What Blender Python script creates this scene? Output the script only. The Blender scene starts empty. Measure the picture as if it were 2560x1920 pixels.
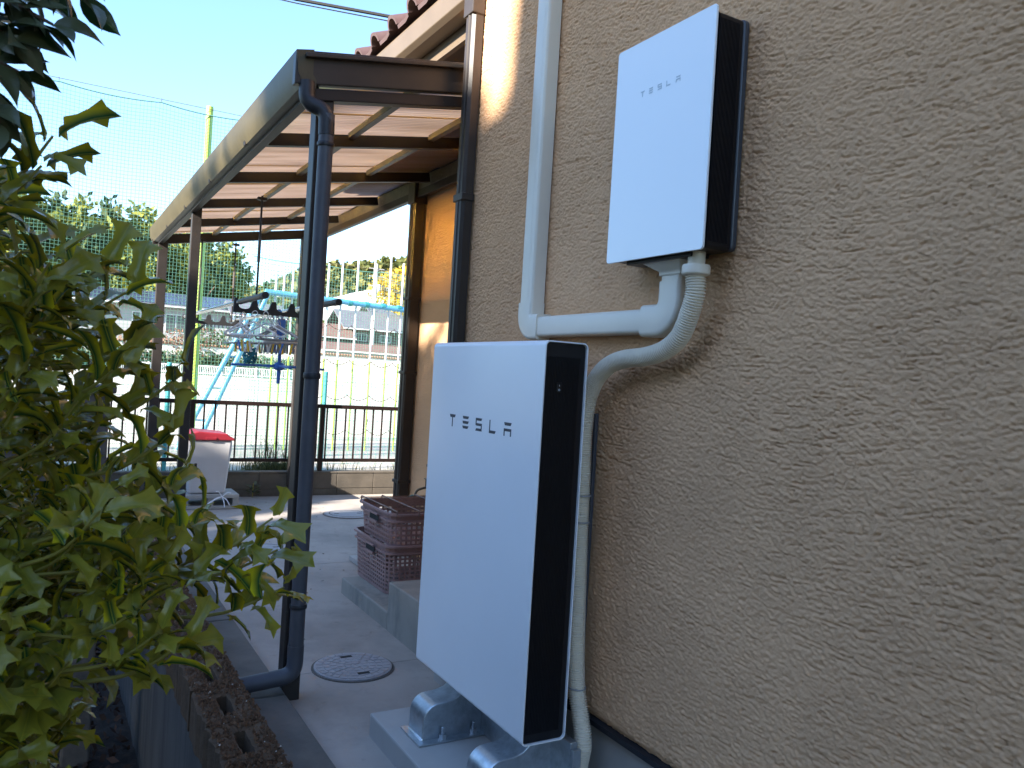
import bpy, math, random
import numpy as np
from mathutils import Vector, Matrix
random.seed(7); RNG = np.random.default_rng(7)
S = bpy.context.scene
C = S.collection
PI = math.pi

# ------------------------------------------------------------------ camera, sky, sun, exposure
def make_camera():
    cam = bpy.data.cameras.new('camera'); o = bpy.data.objects.new('camera', cam); C.objects.link(o)
    yaw, pitch, roll = 0.52306, -0.00434, 0.06032
    f = Vector((math.sin(yaw)*math.cos(pitch), math.cos(yaw)*math.cos(pitch), math.sin(pitch)))
    r = Vector((math.cos(yaw), -math.sin(yaw), 0)); u = r.cross(f)
    r2 = r*math.cos(roll) + u*math.sin(roll); u2 = -r*math.sin(roll) + u*math.cos(roll)
    m = Matrix((( r2.x, u2.x, -f.x, -1.4775), (r2.y, u2.y, -f.y, -0.2533), (r2.z, u2.z, -f.z, 1.3), (0, 0, 0, 1)))
    o.matrix_world = m
    cam.sensor_width = 36; cam.lens = 2016.9/2560*36
    cam.clip_start = 0.02; cam.clip_end = 3000
    cam.dof.use_dof = True; cam.dof.focus_distance = 2.6; cam.dof.aperture_fstop = 16
    S.camera = o
make_camera()
SUN_DIR = Vector((1.0, 0.30, -0.47)).normalized()      # the way the light travels
ELEV = math.asin(-SUN_DIR.z); AZ = math.atan2(-SUN_DIR.x, -SUN_DIR.y)
w = bpy.data.worlds.new('World'); S.world = w; w.use_nodes = True
nt = w.node_tree; nt.nodes.clear()
sky = nt.nodes.new('ShaderNodeTexSky'); sky.sky_type = 'NISHITA'; sky.sun_disc = False
sky.sun_elevation = ELEV; sky.sun_rotation = AZ
sky.air_density = 1.0; sky.dust_density = 0.3; sky.ozone_density = 4.0; sky.altitude = 100
bg = nt.nodes.new('ShaderNodeBackground'); bg.inputs['Strength'].default_value = 0.115
out = nt.nodes.new('ShaderNodeOutputWorld')
nt.links.new(sky.outputs[0], bg.inputs[0]); nt.links.new(bg.outputs[0], out.inputs[0])
sl = bpy.data.lights.new('sun', 'SUN'); sl.energy = 5.0; sl.angle = math.radians(0.53); sl.color = (1.0, 0.93, 0.82)
so = bpy.data.objects.new('sun', sl); C.objects.link(so)
so.rotation_euler = SUN_DIR.to_track_quat('-Z', 'Y').to_euler(); so.location = (-20, -8, 15)
S.view_settings.view_transform = 'Standard'; S.view_settings.look = 'None'
S.view_settings.exposure = 2.25; S.view_settings.gamma = 1.0
try: S.view_settings.use_curve_mapping = False
except Exception: pass
S.cycles.max_bounces = 8; S.cycles.sample_clamp_indirect = 8.0; S.cycles.transparent_max_bounces = 24

# ------------------------------------------------------------------ helpers
def lerp(a, b, t): return a + (b-a)*t
class M:
    """collects polygons, then links them as ONE mesh object"""
    def __init__(s): s.v = []; s.f = []; s.uv = None
    def poly(s, pts):
        n = len(s.v); s.v += [tuple(p) for p in pts]; s.f.append(tuple(range(n, n+len(pts)))); return s
    def box(s, x0, x1, y0, y1, z0, z1):
        n = len(s.v)
        s.v += [(x0,y0,z0),(x1,y0,z0),(x1,y1,z0),(x0,y1,z0),(x0,y0,z1),(x1,y0,z1),(x1,y1,z1),(x0,y1,z1)]
        s.f += [tuple(n+i for i in q) for q in ((3,2,1,0),(4,5,6,7),(0,1,5,4),(1,2,6,5),(2,3,7,6),(3,0,4,7))]
        return s
    def bar(s, p0, p1, wd, ht, up=(0,0,1)):
        """box along p0-p1, wd sideways, ht along up"""
        p0 = Vector(p0); p1 = Vector(p1); d = (p1-p0).normalized(); up = Vector(up)
        a = d.cross(up).normalized()*wd/2; b = a.cross(d).normalized()*ht/2
        n = len(s.v)
        for p in (p0, p1): s.v += [tuple(p-a-b), tuple(p+a-b), tuple(p+a+b), tuple(p-a+b)]
        s.f += [tuple(n+i for i in q) for q in ((0,1,2,3),(7,6,5,4),(0,4,5,1),(1,5,6,2),(2,6,7,3),(3,7,4,0))]
        return s
    def tube(s, path, r, n=10, cap=True, radii=None):
        P = [Vector(p) for p in path]; base = len(s.v); ref = None
        for i, p in enumerate(P):
            d = (P[min(i+1, len(P)-1)]-P[max(i-1, 0)]).normalized()
            if ref is None:
                ref = d.orthogonal().normalized()
            a = (ref - d*ref.dot(d)).normalized(); ref = a; b = d.cross(a)
            rr = radii[i] if radii else r
            for k in range(n):
                t = 2*PI*k/n; s.v.append(tuple(p + a*math.cos(t)*rr + b*math.sin(t)*rr))
        for i in range(len(P)-1):
            for k in range(n):
                q = base+i*n; s.f.append((q+k, q+(k+1) % n, q+n+(k+1) % n, q+n+k))
        if cap:
            s.f.append(tuple(base+k for k in range(n))[::-1]); s.f.append(tuple(base+(len(P)-1)*n+k for k in range(n)))
        return s
    def prism(s, prof, a, b, axis):
        """profile of 2-D points swept from a to b along axis ('x': (y,z), 'y': (x,z), 'z': (x,y))"""
        def pt(q, t): return {'x': (t, q[0], q[1]), 'y': (q[0], t, q[1]), 'z': (q[0], q[1], t)}[axis]
        n = len(s.v); k = len(prof)
        s.v += [pt(q, a) for q in prof] + [pt(q, b) for q in prof]
        s.f.append(tuple(n+i for i in range(k))[::-1]); s.f.append(tuple(n+k+i for i in range(k)))
        for i in range(k): j = (i+1) % k; s.f.append((n+i, n+j, n+k+j, n+k+i))
        return s
    def lathe(s, c, prof, n=24, axis='z'):
        c = Vector(c); base = len(s.v)
        for (r, h) in prof:
            for k in range(n):
                t = 2*PI*k/n
                q = Vector((r*math.cos(t), r*math.sin(t), h)) if axis == 'z' else Vector((h, r*math.cos(t), r*math.sin(t)))
                s.v.append(tuple(c+q))
        for i in range(len(prof)-1):
            for k in range(n):
                q = base+i*n; s.f.append((q+k, q+(k+1) % n, q+n+(k+1) % n, q+n+k))
        s.f.append(tuple(base+k for k in range(n))[::-1]); s.f.append(tuple(base+(len(prof)-1)*n+k for k in range(n)))
        return s
    def mesh(s, name, off=Vector((0,0,0)), fix=True):
        me = bpy.data.meshes.new(name)
        me.from_pydata([(p[0]-off.x, p[1]-off.y, p[2]-off.z) for p in s.v], [], s.f)
        if fix:
            import bmesh
            bm = bmesh.new(); bm.from_mesh(me); bmesh.ops.recalc_face_normals(bm, faces=bm.faces); bm.to_mesh(me); bm.free()
        me.update(); return me
    def build(s, name, m, parent=None, smooth=False, bevel=0, fix=True, label=None, kind=None, seg=2, ang=40):
        me = s.mesh(name, wloc(parent), fix)
        return link(name, me, m, parent, smooth, bevel, label, kind, seg, ang)
def wloc(o):
    v = Vector((0,0,0))
    while o: v += o.location; o = o.parent
    return v
def link(name, me, m, parent=None, smooth=False, bevel=0, label=None, kind=None, seg=2, ang=40):
    if m is not None and not me.materials: me.materials.append(m)
    o = bpy.data.objects.new(name, me); C.objects.link(o); o.parent = parent
    if smooth:
        for p in me.polygons: p.use_smooth = True
        if smooth != 'all':
            try: me.set_sharp_from_angle(angle=math.radians(ang))
            except Exception: pass
    if bevel:
        b = o.modifiers.new('bevel', 'BEVEL'); b.width = bevel; b.segments = seg; b.limit_method = 'ANGLE'; b.angle_limit = math.radians(40)
        b.harden_normals = False
    if label: o['label'] = label
    if kind: o['kind'] = kind
    return o
def thing(name, label, cat, loc=(0,0,0), group=None):
    o = bpy.data.objects.new(name, None); C.objects.link(o); o.location = loc
    o.empty_display_size = 0.1; return tag(o, label, cat, group)
def tag(o, label, cat, group=None, kind=None):
    o['label'] = label; o['category'] = cat
    if group: o['group'] = group
    if kind: o['kind'] = kind
    return o
def structure(o): o['kind'] = 'structure'; return o
def copy_tree(o, parent=None):
    c = o.copy(); C.objects.link(c); c.parent = parent
    for ch in list(o.children): copy_tree(ch, c)
    return c

# ------------------------------------------------------------------ materials
def pmat(name, col, rough=0.6, metal=0.0, var=0.0, vscale=6.0, bump=0.0, bscale=60.0, bdist=0.01, col2=None, spec=0.5, stretch=(1,1,1), trans=0.0, coat=0.0, detail=6):
    m = bpy.data.materials.new(name); m.use_nodes = True; t = m.node_tree; b = t.nodes['Principled BSDF']
    b.inputs['Base Color'].default_value = (*col, 1); b.inputs['Roughness'].default_value = rough; b.inputs['Metallic'].default_value = metal
    b.inputs['Specular IOR Level'].default_value = spec; b.inputs['Coat Weight'].default_value = coat
    if trans: b.inputs['Transmission Weight'].default_value = trans
    tc = t.nodes.new('ShaderNodeTexCoord'); mp = t.nodes.new('ShaderNodeMapping'); mp.inputs['Scale'].default_value = stretch
    t.links.new(tc.outputs['Object'], mp.inputs['Vector'])
    m['mp'] = 1
    if var or col2:
        n = t.nodes.new('ShaderNodeTexNoise'); n.inputs['Scale'].default_value = vscale; n.inputs['Detail'].default_value = detail; n.inputs['Roughness'].default_value = 0.65
        t.links.new(mp.outputs[0], n.inputs['Vector'])
        r = t.nodes.new('ShaderNodeValToRGB'); r.color_ramp.elements[0].position = 0.32; r.color_ramp.elements[1].position = 0.68
        c2 = col2 or tuple(min(1, c*(1+var)) for c in col); c1 = col if col2 else tuple(c*(1-var) for c in col)
        r.color_ramp.elements[0].color = (*c1, 1); r.color_ramp.elements[1].color = (*c2, 1)
        t.links.new(n.outputs[0], r.inputs[0]); t.links.new(r.outputs[0], b.inputs['Base Color'])
        m['ramp'] = r.name
    if bump:
        n2 = t.nodes.new('ShaderNodeTexNoise'); n2.inputs['Scale'].default_value = bscale; n2.inputs['Detail'].default_value = 8; n2.inputs['Roughness'].default_value = 0.7
        t.links.new(mp.outputs[0], n2.inputs['Vector'])
        bn = t.nodes.new('ShaderNodeBump'); bn.inputs['Strength'].default_value = bump; bn.inputs['Distance'].default_value = bdist
        t.links.new(n2.outputs[0], bn.inputs['Height']); t.links.new(bn.outputs[0], b.inputs['Normal'])
    return m
def overlay(m, col, scale, lo, hi, stretch=(1,1,1), amount=1.0):
    """a second colour laid over the base in noise patches (dirt, moss, stains)"""
    t = m.node_tree; b = t.nodes['Principled BSDF']
    tc = t.nodes.new('ShaderNodeTexCoord'); mp = t.nodes.new('ShaderNodeMapping'); mp.inputs['Scale'].default_value = stretch
    n = t.nodes.new('ShaderNodeTexNoise'); n.inputs['Scale'].default_value = scale; n.inputs['Detail'].default_value = 7; n.inputs['Roughness'].default_value = 0.7
    t.links.new(tc.outputs['Object'], mp.inputs[0]); t.links.new(mp.outputs[0], n.inputs['Vector'])
    r = t.nodes.new('ShaderNodeValToRGB'); r.color_ramp.elements[0].position = lo; r.color_ramp.elements[1].position = hi
    r.color_ramp.elements[0].color = (0,0,0,1); r.color_ramp.elements[1].color = (amount,)*3 + (1,)
    t.links.new(n.outputs[0], r.inputs[0])
    mx = t.nodes.new('ShaderNodeMix'); mx.data_type = 'RGBA'
    old = b.inputs['Base Color'].links
    if old: t.links.new(old[0].from_socket, mx.inputs[6])
    else: mx.inputs[6].default_value = b.inputs['Base Color'].default_value
    mx.inputs[7].default_value = (*col, 1)
    t.links.new(r.outputs[0], mx.inputs[0]); t.links.new(mx.outputs[2], b.inputs['Base Color'])
    return m
def leafmat(name, c1, c2, rough=0.5, transl=0.25, c3=None):
    """foliage: each leaf picks its own colour between c1 and c2"""
    m = bpy.data.materials.new(name); m.use_nodes = True; t = m.node_tree; b = t.nodes['Principled BSDF']
    g = t.nodes.new('ShaderNodeNewGeometry'); r = t.nodes.new('ShaderNodeValToRGB')
    r.color_ramp.elements[0].color = (*c1, 1); r.color_ramp.elements[1].color = (*c2, 1)
    if c3: e = r.color_ramp.elements.new(0.5); e.color = (*c3, 1)
    t.links.new(g.outputs['Random Per Island'], r.inputs[0]); t.links.new(r.outputs[0], b.inputs['Base Color'])
    b.inputs['Roughness'].default_value = rough; b.inputs['Specular IOR Level'].default_value = 0.3
    tr = t.nodes.new('ShaderNodeBsdfTranslucent'); mx = t.nodes.new('ShaderNodeMixShader'); mx.inputs[0].default_value = transl
    t.links.new(r.outputs[0], tr.inputs[0]); o = t.nodes['Material Output']
    t.links.new(b.outputs[0], mx.inputs[1]); t.links.new(tr.outputs[0], mx.inputs[2]); t.links.new(mx.outputs[0], o.inputs[0])
    return m
STUCCO = (0.66, 0.39, 0.215)
m_stucco = pmat('stucco', STUCCO, 0.9, var=0.10, vscale=2.2, bump=0.6, bscale=260, bdist=0.003, spec=0.2)
m_stucco_far = pmat('stucco_combed', STUCCO, 0.9, var=0.08, vscale=2.0, bump=0.9, bscale=60, bdist=0.005, stretch=(1, 0.35, 1.6), spec=0.2)
m_bronze = pmat('bronze_aluminium', (0.020, 0.017, 0.016), 0.42, metal=0.0, var=0.25, vscale=9, bump=0.05, bscale=90, bdist=0.002, spec=0.5)
m_gutter = overlay(pmat('bronze_gutter', (0.062, 0.048, 0.023), 0.45, spec=0.35, var=0.2, vscale=7, stretch=(1,0.6,1)), (0.11,0.09,0.048), 14, 0.5, 0.8, stretch=(1,3,0.5), amount=0.5)
m_fascia = pmat('dark_brown_fascia', (0.030, 0.023, 0.019), 0.42, spec=0.35, var=0.2, vscale=6, stretch=(0.6,1,1))
m_frame = overlay(pmat('bronze_frame', (0.016, 0.011, 0.0095), 0.5, spec=0.3, var=0.2, vscale=8, bump=0.06, bscale=110, bdist=0.002), (0.09,0.08,0.07), 55, 0.64, 0.72, amount=0.45)
m_post_lit = overlay(pmat('bronze_post_lit', (0.032, 0.026, 0.023), 0.45, spec=0.3, var=0.2, vscale=8), (0.12,0.11,0.10), 60, 0.62, 0.72, amount=0.5)  # lit copy of the frame bronze: sunlight on the posts mixed into it
m_purlin = overlay(pmat('purlin_aluminium', (0.075, 0.062, 0.053), 0.5, var=0.3, vscale=14), (0.3,0.28,0.25), 38, 0.58, 0.7, amount=0.6)
m_pvcgrey = pmat('grey_pvc', (0.062, 0.062, 0.072), 0.45, spec=0.3, var=0.12, vscale=12, bump=0.06, bscale=60, bdist=0.002)
m_dkgrey = pmat('dark_pvc', (0.022, 0.022, 0.026), 0.45, spec=0.3, var=0.15, vscale=12)
m_duct = pmat('ivory_duct', (0.71, 0.645, 0.54), 0.30, var=0.03, vscale=5, spec=0.5)
m_conduit = pmat('beige_conduit', (0.70, 0.62, 0.495), 0.42, var=0.06, vscale=14)
m_white = pmat('white_powder_coat', (0.78, 0.785, 0.80), 0.28, var=0.015, vscale=3, bump=0.04, bscale=420, bdist=0.0008, spec=0.45)
m_black = pmat('black_plastic', (0.006, 0.006, 0.008), 0.38, var=0.15, vscale=20, spec=0.4)
m_glass = pmat('white_back_painted_glass', (0.84, 0.86, 0.875), 0.35, var=0.0, spec=0.5, coat=1.0)
m_glass.node_tree.nodes['Principled BSDF'].inputs['Coat Roughness'].default_value = 0.012
m_logo = pmat('navy_print', (0.018, 0.030, 0.052), 0.4)
m_logo2 = pmat('grey_print', (0.47, 0.53, 0.57), 0.4)
m_mark = pmat('white_print', (0.6, 0.6, 0.6), 0.5)
m_galv = overlay(pmat('galvanised_steel', (0.50, 0.54, 0.57), 0.34, metal=0.85, var=0.16, vscale=22, bump=0.05, bscale=60, bdist=0.002), (0.30,0.33,0.35), 26, 0.5, 0.7, amount=0.6)
m_conc = overlay(overlay(pmat('concrete_floor', (0.36, 0.31, 0.27), 0.82, var=0.10, vscale=1.6, bump=0.22, bscale=130, bdist=0.004), (0.19,0.175,0.155), 1.0, 0.46, 0.66, amount=0.75), (0.10,0.09,0.08), 6.0, 0.58, 0.76, amount=0.55)
m_concdark = overlay(pmat('damp_concrete', (0.120, 0.103, 0.088), 0.8, var=0.2, vscale=5, bump=0.3, bscale=90, bdist=0.005), (0.06,0.055,0.045), 3.5, 0.45, 0.7, amount=0.7)
m_pad = pmat('smooth_concrete', (0.37, 0.345, 0.32), 0.7, var=0.06, vscale=5, bump=0.10, bscale=180, bdist=0.002)
m_step = overlay(pmat('step_concrete', (0.27, 0.245, 0.21), 0.8, var=0.12, vscale=4, bump=0.2, bscale=120, bdist=0.003), (0.13,0.13,0.125), 5, 0.5, 0.68, stretch=(1,1,0.35), amount=0.8)
m_block = overlay(pmat('weathered_block', (0.105, 0.088, 0.07), 0.9, var=0.2, vscale=6, bump=0.5, bscale=120, bdist=0.006), (0.07,0.06,0.05), 4.5, 0.45, 0.72, amount=0.7)
m_face = overlay(pmat('streaked_block', (0.085, 0.080, 0.078), 0.9, var=0.15, vscale=4, bump=0.3, bscale=100, bdist=0.004), (0.035,0.032,0.032), 13, 0.44, 0.66, stretch=(1,1,0.06), amount=0.85)
m_moss = pmat('dry_moss', (0.08, 0.046, 0.024), 0.95, col2=(0.13,0.078,0.042), vscale=24, bump=0.8, bscale=140, bdist=0.01)
m_mossgrain = leafmat('moss_grain', (0.075,0.037,0.018), (0.17,0.092,0.050), 0.9, 0.0)
m_pebble = leafmat('pale_grit', (0.22,0.18,0.14), (0.50,0.45,0.40), 0.8, 0.0)
m_soil = overlay(pmat('garden_soil', (0.040, 0.026, 0.020), 0.95, var=0.4, vscale=9, bump=1.0, bscale=30, bdist=0.03), (0.085,0.05,0.032), 18, 0.52, 0.7)
m_litter = leafmat('dead_leaf', (0.035,0.018,0.012), (0.12,0.06,0.036), 0.9, 0.1)
m_sand = pmat('sand_ground', (0.42, 0.38, 0.32), 0.95, var=0.06, vscale=0.3, bump=0.2, bscale=20, bdist=0.01)
m_ground = pmat('rough_ground', (0.13, 0.14, 0.07), 0.95, var=0.3, vscale=0.15)
m_cover = pmat('manhole_resin', (0.33, 0.31, 0.31), 0.7, var=0.1, vscale=20, bump=0.15, bscale=90, bdist=0.002)
m_slot = pmat('dark_slot', (0.01, 0.01, 0.01), 0.8)
m_crate = pmat('brown_crate_plastic', (0.27, 0.165, 0.155), 0.5, var=0.12, vscale=16)
m_wire = pmat('rusty_wire', (0.20, 0.13, 0.11), 0.5, metal=0.3, var=0.3, vscale=40)
m_teal = pmat('verdigris_plastic', (0.07, 0.20, 0.18), 0.5, var=0.2, vscale=30)
m_brass = pmat('old_brass', (0.10, 0.085, 0.06), 0.45, metal=0.6, var=0.3, vscale=40)
m_tile = pmat('brown_roof_tile', (0.10, 0.060, 0.055), 0.45, var=0.15, vscale=12)
m_soffit = pmat('brown_soffit', (0.10, 0.075, 0.06), 0.7, var=0.15, vscale=5)
m_wood = pmat('brown_timber', (0.21, 0.10, 0.045), 0.6, var=0.2, vscale=6, stretch=(1,0.15,3))
m_eave = pmat('eave_gutter_brown', (0.135, 0.098, 0.064), 0.4, var=0.08, vscale=6)
m_pipe = pmat('downpipe_brown', (0.042, 0.033, 0.028), 0.42, spec=0.3, var=0.12, vscale=6)
m_rail = pmat('bronze_railing', (0.020, 0.011, 0.009), 0.5, spec=0.25, var=0.2, vscale=20)
m_binw = pmat('white_bin_plastic', (0.50, 0.485, 0.49), 0.45, var=0.04, vscale=8)
m_red = pmat('red_bin_plastic', (0.26, 0.018, 0.030), 0.4, var=0.08, vscale=10)
m_string = pmat('white_string', (0.75, 0.76, 0.8), 0.5)
m_limepost = pmat('lime_paint', (0.36, 0.52, 0.08), 0.45, var=0.12, vscale=6)
m_turq = pmat('turquoise_paint', (0.05, 0.30, 0.31), 0.45, var=0.12, vscale=8)
m_mesh = pmat('green_mesh_wire', (0.10, 0.36, 0.30), 0.5)
m_net = pmat('green_net_twine', (0.11, 0.27, 0.20), 0.8)
m_sky = pmat('light_blue_paint', (0.13, 0.42, 0.62), 0.4, var=0.1, vscale=5)
m_chain = pmat('rusty_chain', (0.13, 0.08, 0.06), 0.6, metal=0.4, var=0.3, vscale=30)
m_whitep = pmat('white_paint', (0.72, 0.72, 0.70), 0.5, var=0.05, vscale=3)
m_steel = pmat('chromed_pole', (0.55, 0.56, 0.58), 0.25, metal=0.9, var=0.2, vscale=15, stretch=(1,0.1,1))
m_blkr = pmat('black_rubber', (0.02, 0.02, 0.022), 0.6)
m_whiteplastic = pmat('white_plastic', (0.72, 0.71, 0.70), 0.5)
m_yellow = pmat('yellow_plastic', (0.75, 0.48, 0.03), 0.45)
m_blue = pmat('blue_plastic', (0.04, 0.16, 0.55), 0.4)
m_tealbag = pmat('teal_twine', (0.02, 0.19, 0.25), 0.7)
m_greyp = pmat('grey_plastic', (0.30, 0.29, 0.29), 0.6)
m_stone = overlay(pmat('gatepost_stone', (0.13,0.105,0.085), 0.85, var=0.2, vscale=9, bump=0.4, bscale=70, bdist=0.006), (0.05,0.045,0.04), 7, 0.45, 0.7)

def m_polysheet():
    m = bpy.data.materials.new('brown_polycarbonate'); m.use_nodes = True; t = m.node_tree; t.nodes.clear()
    o = t.nodes.new('ShaderNodeOutputMaterial')
    tc = t.nodes.new('ShaderNodeTexCoord'); n = t.nodes.new('ShaderNodeTexNoise'); n.inputs['Scale'].default_value = 3.0; n.inputs['Detail'].default_value = 6
    mp = t.nodes.new('ShaderNodeMapping'); mp.inputs['Scale'].default_value = (0.5, 5, 1)
    t.links.new(tc.outputs['Object'], mp.inputs[0]); t.links.new(mp.outputs[0], n.inputs['Vector'])
    r = t.nodes.new('ShaderNodeValToRGB'); r.color_ramp.elements[0].position = 0.3; r.color_ramp.elements[1].position = 0.65
    r.color_ramp.elements[0].color = (0.22, 0.175, 0.165, 1); r.color_ramp.elements[1].color = (0.40, 0.335, 0.32, 1)
    t.links.new(n.outputs[0], r.inputs[0])
    tl = t.nodes.new('ShaderNodeBsdfTranslucent'); t.links.new(r.outputs[0], tl.inputs[0])
    df = t.nodes.new('ShaderNodeBsdfDiffuse'); t.links.new(r.outputs[0], df.inputs[0])
    rf = t.nodes.new('ShaderNodeBsdfRefraction'); rf.inputs[0].default_value = (0.95, 0.62, 0.11, 1); rf.inputs['Roughness'].default_value = 0.55; rf.inputs['IOR'].default_value = 1.06
    tp = t.nodes.new('ShaderNodeBsdfTransparent'); tp.inputs[0].default_value = (0.88, 0.55, 0.30, 1)
    def mix(a, b, f):
        m1 = t.nodes.new('ShaderNodeMixShader'); m1.inputs[0].default_value = f; t.links.new(a, m1.inputs[1]); t.links.new(b, m1.inputs[2]); return m1.outputs[0]
    q = mix(tl.outputs[0], df.outputs[0], 0.35); q = mix(q, rf.outputs[0], 0.42); q = mix(q, tp.outputs[0], 0.03)
    t.links.new(q, o.inputs[0])
    return m
m_sheet = m_polysheet()

# ------------------------------------------------------------------ ground and paved surfaces
def sheet(name, m, x0, x1, y0, y1, z):
    return structure(M().poly([(x0,y0,z),(x1,y0,z),(x1,y1,z),(x0,y1,z)]).build(name, m))
sheet('ground', m_ground, -900, 900, -900, 900, -0.80)
structure(M().poly([(-40,7.99,0.14),(60,7.99,0.14),(70,76,0.10),(-50,76,0.10)]).build('playground_sand', m_sand))
g = M(); NX, NY = 40, 12                                            # land rising behind the playground
for j in range(NY+1):
    for i in range(NX+1):
        x = -120+i*8; y = 76+j*9
        g.v.append((x, y, 0.05+2.6*(j/NY)**0.7*(0.8+0.2*math.sin(i*.9+j))))
for j in range(NY):
    for i in range(NX): q = j*(NX+1)+i; g.f.append((q, q+1, q+NX+2, q+NX+1))
structure(g.build('village_ground', m_ground, smooth=True))
def soil():
    s = M(); nx, ny = 46, 80; rr = random.Random(3)
    for j in range(ny+1):
        for i in range(nx+1):
            x = -5.6+4.6*i/nx; y = -2+10*j/ny
            s.v.append((x, y, -0.70+0.05*math.sin(x*3.1+y*1.3)+rr.uniform(-.02,.02)))
    for j in range(ny):
        for i in range(nx): q = j*(nx+1)+i; s.f.append((q, q+1, q+nx+2, q+nx+1))
    return structure(s.build('garden_soil', m_soil, smooth=True))
soil()
def litter():
    s = M(); rr = random.Random(5)
    for _ in range(4200):
        x = rr.uniform(-2.6, -1.02); y = rr.uniform(0.8, 7.5); a = rr.uniform(0, 2*PI); L = rr.uniform(.012, .034); W = L*rr.uniform(.3,.55)
        z = -0.66+0.05*math.sin(x*3.1+y*1.3)+rr.uniform(0,.02)
        c, d = math.cos(a), math.sin(a); t1 = rr.uniform(-.02,.02); t2 = rr.uniform(-.02,.02)
        s.poly([(x-c*L,y-d*L,z+t1),(x+d*W,y-c*W,z+t2),(x+c*L,y+d*L,z-t1),(x-d*W,y+c*W,z-t2)])
    o = s.build('leaf_litter', m_litter, fix=False); tag(o, 'brown dead leaves littering the dark garden soil at the lower left', 'leaf litter', kind='stuff')
litter()
yard = structure(M().box(-0.80, 2.4, -3.0, 7.90, -0.5, -0.006).build('concrete_courtyard', m_concdark))
for ya, yb_ in ((-3.0,1.05),(1.05,3.12),(3.12,5.02),(5.02,6.45),(6.45,7.90)): M().box(-0.80, 2.4, ya+.0018, yb_-.0018, -0.0055, 0.0).build('concrete_slab', m_conc, yard)
def debris():
    s = M(); rr = random.Random(15)
    for _ in range(130):
        x = rr.uniform(-.6,.9); y = rr.uniform(2.2,7.8); L = rr.uniform(.003,.013); a = rr.uniform(0,6.3); c, d = math.cos(a)*L, math.sin(a)*L
        s.poly([(x-c,y-d,.004),(x+d*.5,y-c*.5,.004+L*.3),(x+c,y+d,.005),(x-d*.5,y+c*.5,.004)])
    tag(s.build('floor_debris', m_litter, fix=False), 'small bits of dry leaf scattered over the courtyard concrete', 'leaf litter', kind='stuff')
debris()
# kerb strip between blocks and courtyard, in cast lengths
kerb = thing('concrete_kerb', 'dark damp concrete kerb strip running between mossy blocks and courtyard floor', 'kerb', (-0.74, 2, 0))
for k in range(9):
    y0 = -1.2+k*1.0
    M().box(-0.828, -0.628, y0+0.004, y0+0.996, -0.3, 0.055).build('kerb_stone', m_concdark, kerb, bevel=0.006)

# ------------------------------------------------------------------ mossy hollow block retaining wall (left foreground)
rwall = thing('retaining_wall', 'hollow block retaining wall with brown moss on top and streaked grey face', 'retaining wall', (-0.92, 3, -0.7))
M().box(-1.0, -0.832, -2.0, 7.9, -0.95, 0.055).build('face', m_face, rwall)
def hollow_block(y0, L, rr):
    s = M(); x0, x1 = -1.006, -0.834; z0, z1 = 0.058, 0.195
    hy0, hy1 = y0+L*0.22, y0+L*0.80; hx0, hx1 = -0.940, -0.902
    # ring of the top with one long hand hole, walls jittered like crumbled edges
    N = 10
    outer = []; inner = []
    for k in range(4*N):
        side, t = divmod(k, N); t /= N
        j = lambda a: rr.uniform(-a, a)
        if side == 0: o = (lerp(x0,x1,t)+j(.003), y0+0.004+j(.003)); i = (lerp(hx0,hx1,t), hy0)
        elif side == 1: o = (x1+j(.007), lerp(y0+.004,y0+L-.004,t)); i = (hx1, lerp(hy0,hy1,t))
        elif side == 2: o = (lerp(x1,x0,t)+j(.003), y0+L-0.004+j(.003)); i = (lerp(hx1,hx0,t), hy1)
        else: o = (x0+j(.007), lerp(y0+L-.004,y0+.004,t)); i = (hx0, lerp(hy1,hy0,t))
        cx, cy = (hx0+hx1)/2, (hy0+hy1)/2
        # round the hole
        di = Vector((i[0]-cx, i[1]-cy)); f = 1-0.10*abs(di.x/(hx1-hx0)*2*di.y/(hy1-hy0)*2)
        i = (cx+di.x*f, cy+di.y*f)
        outer.append(o); inner.append(i)
    n = len(outer); b = len(s.v)
    for p in outer: s.v.append((p[0], p[1], z0))
    for p in outer: s.v.append((p[0], p[1], z1+rr.uniform(-.008,.004)))
    for p, q in zip(outer, inner):
        s.v.append((lerp(p[0],q[0],.5), lerp(p[1],q[1],.5), z1+rr.uniform(-.002,.012)))
    for p in inner: s.v.append((p[0], p[1], z1+rr.uniform(-.01,.0)))
    for p in inner: s.v.append((p[0], p[1], z0+0.01))
    for r in range(4):
        for k in range(n): k2 = (k+1) % n; s.f.append((b+r*n+k, b+r*n+k2, b+(r+1)*n+k2, b+(r+1)*n+k))
    s.f.append(tuple(b+4*n+k for k in range(n)))
    return s
rr = random.Random(11)
for k in range(24): hollow_block(0.27+k*0.29, 0.287, rr).build('hollow_block', m_moss, rwall, smooth=True, ang=50)
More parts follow.
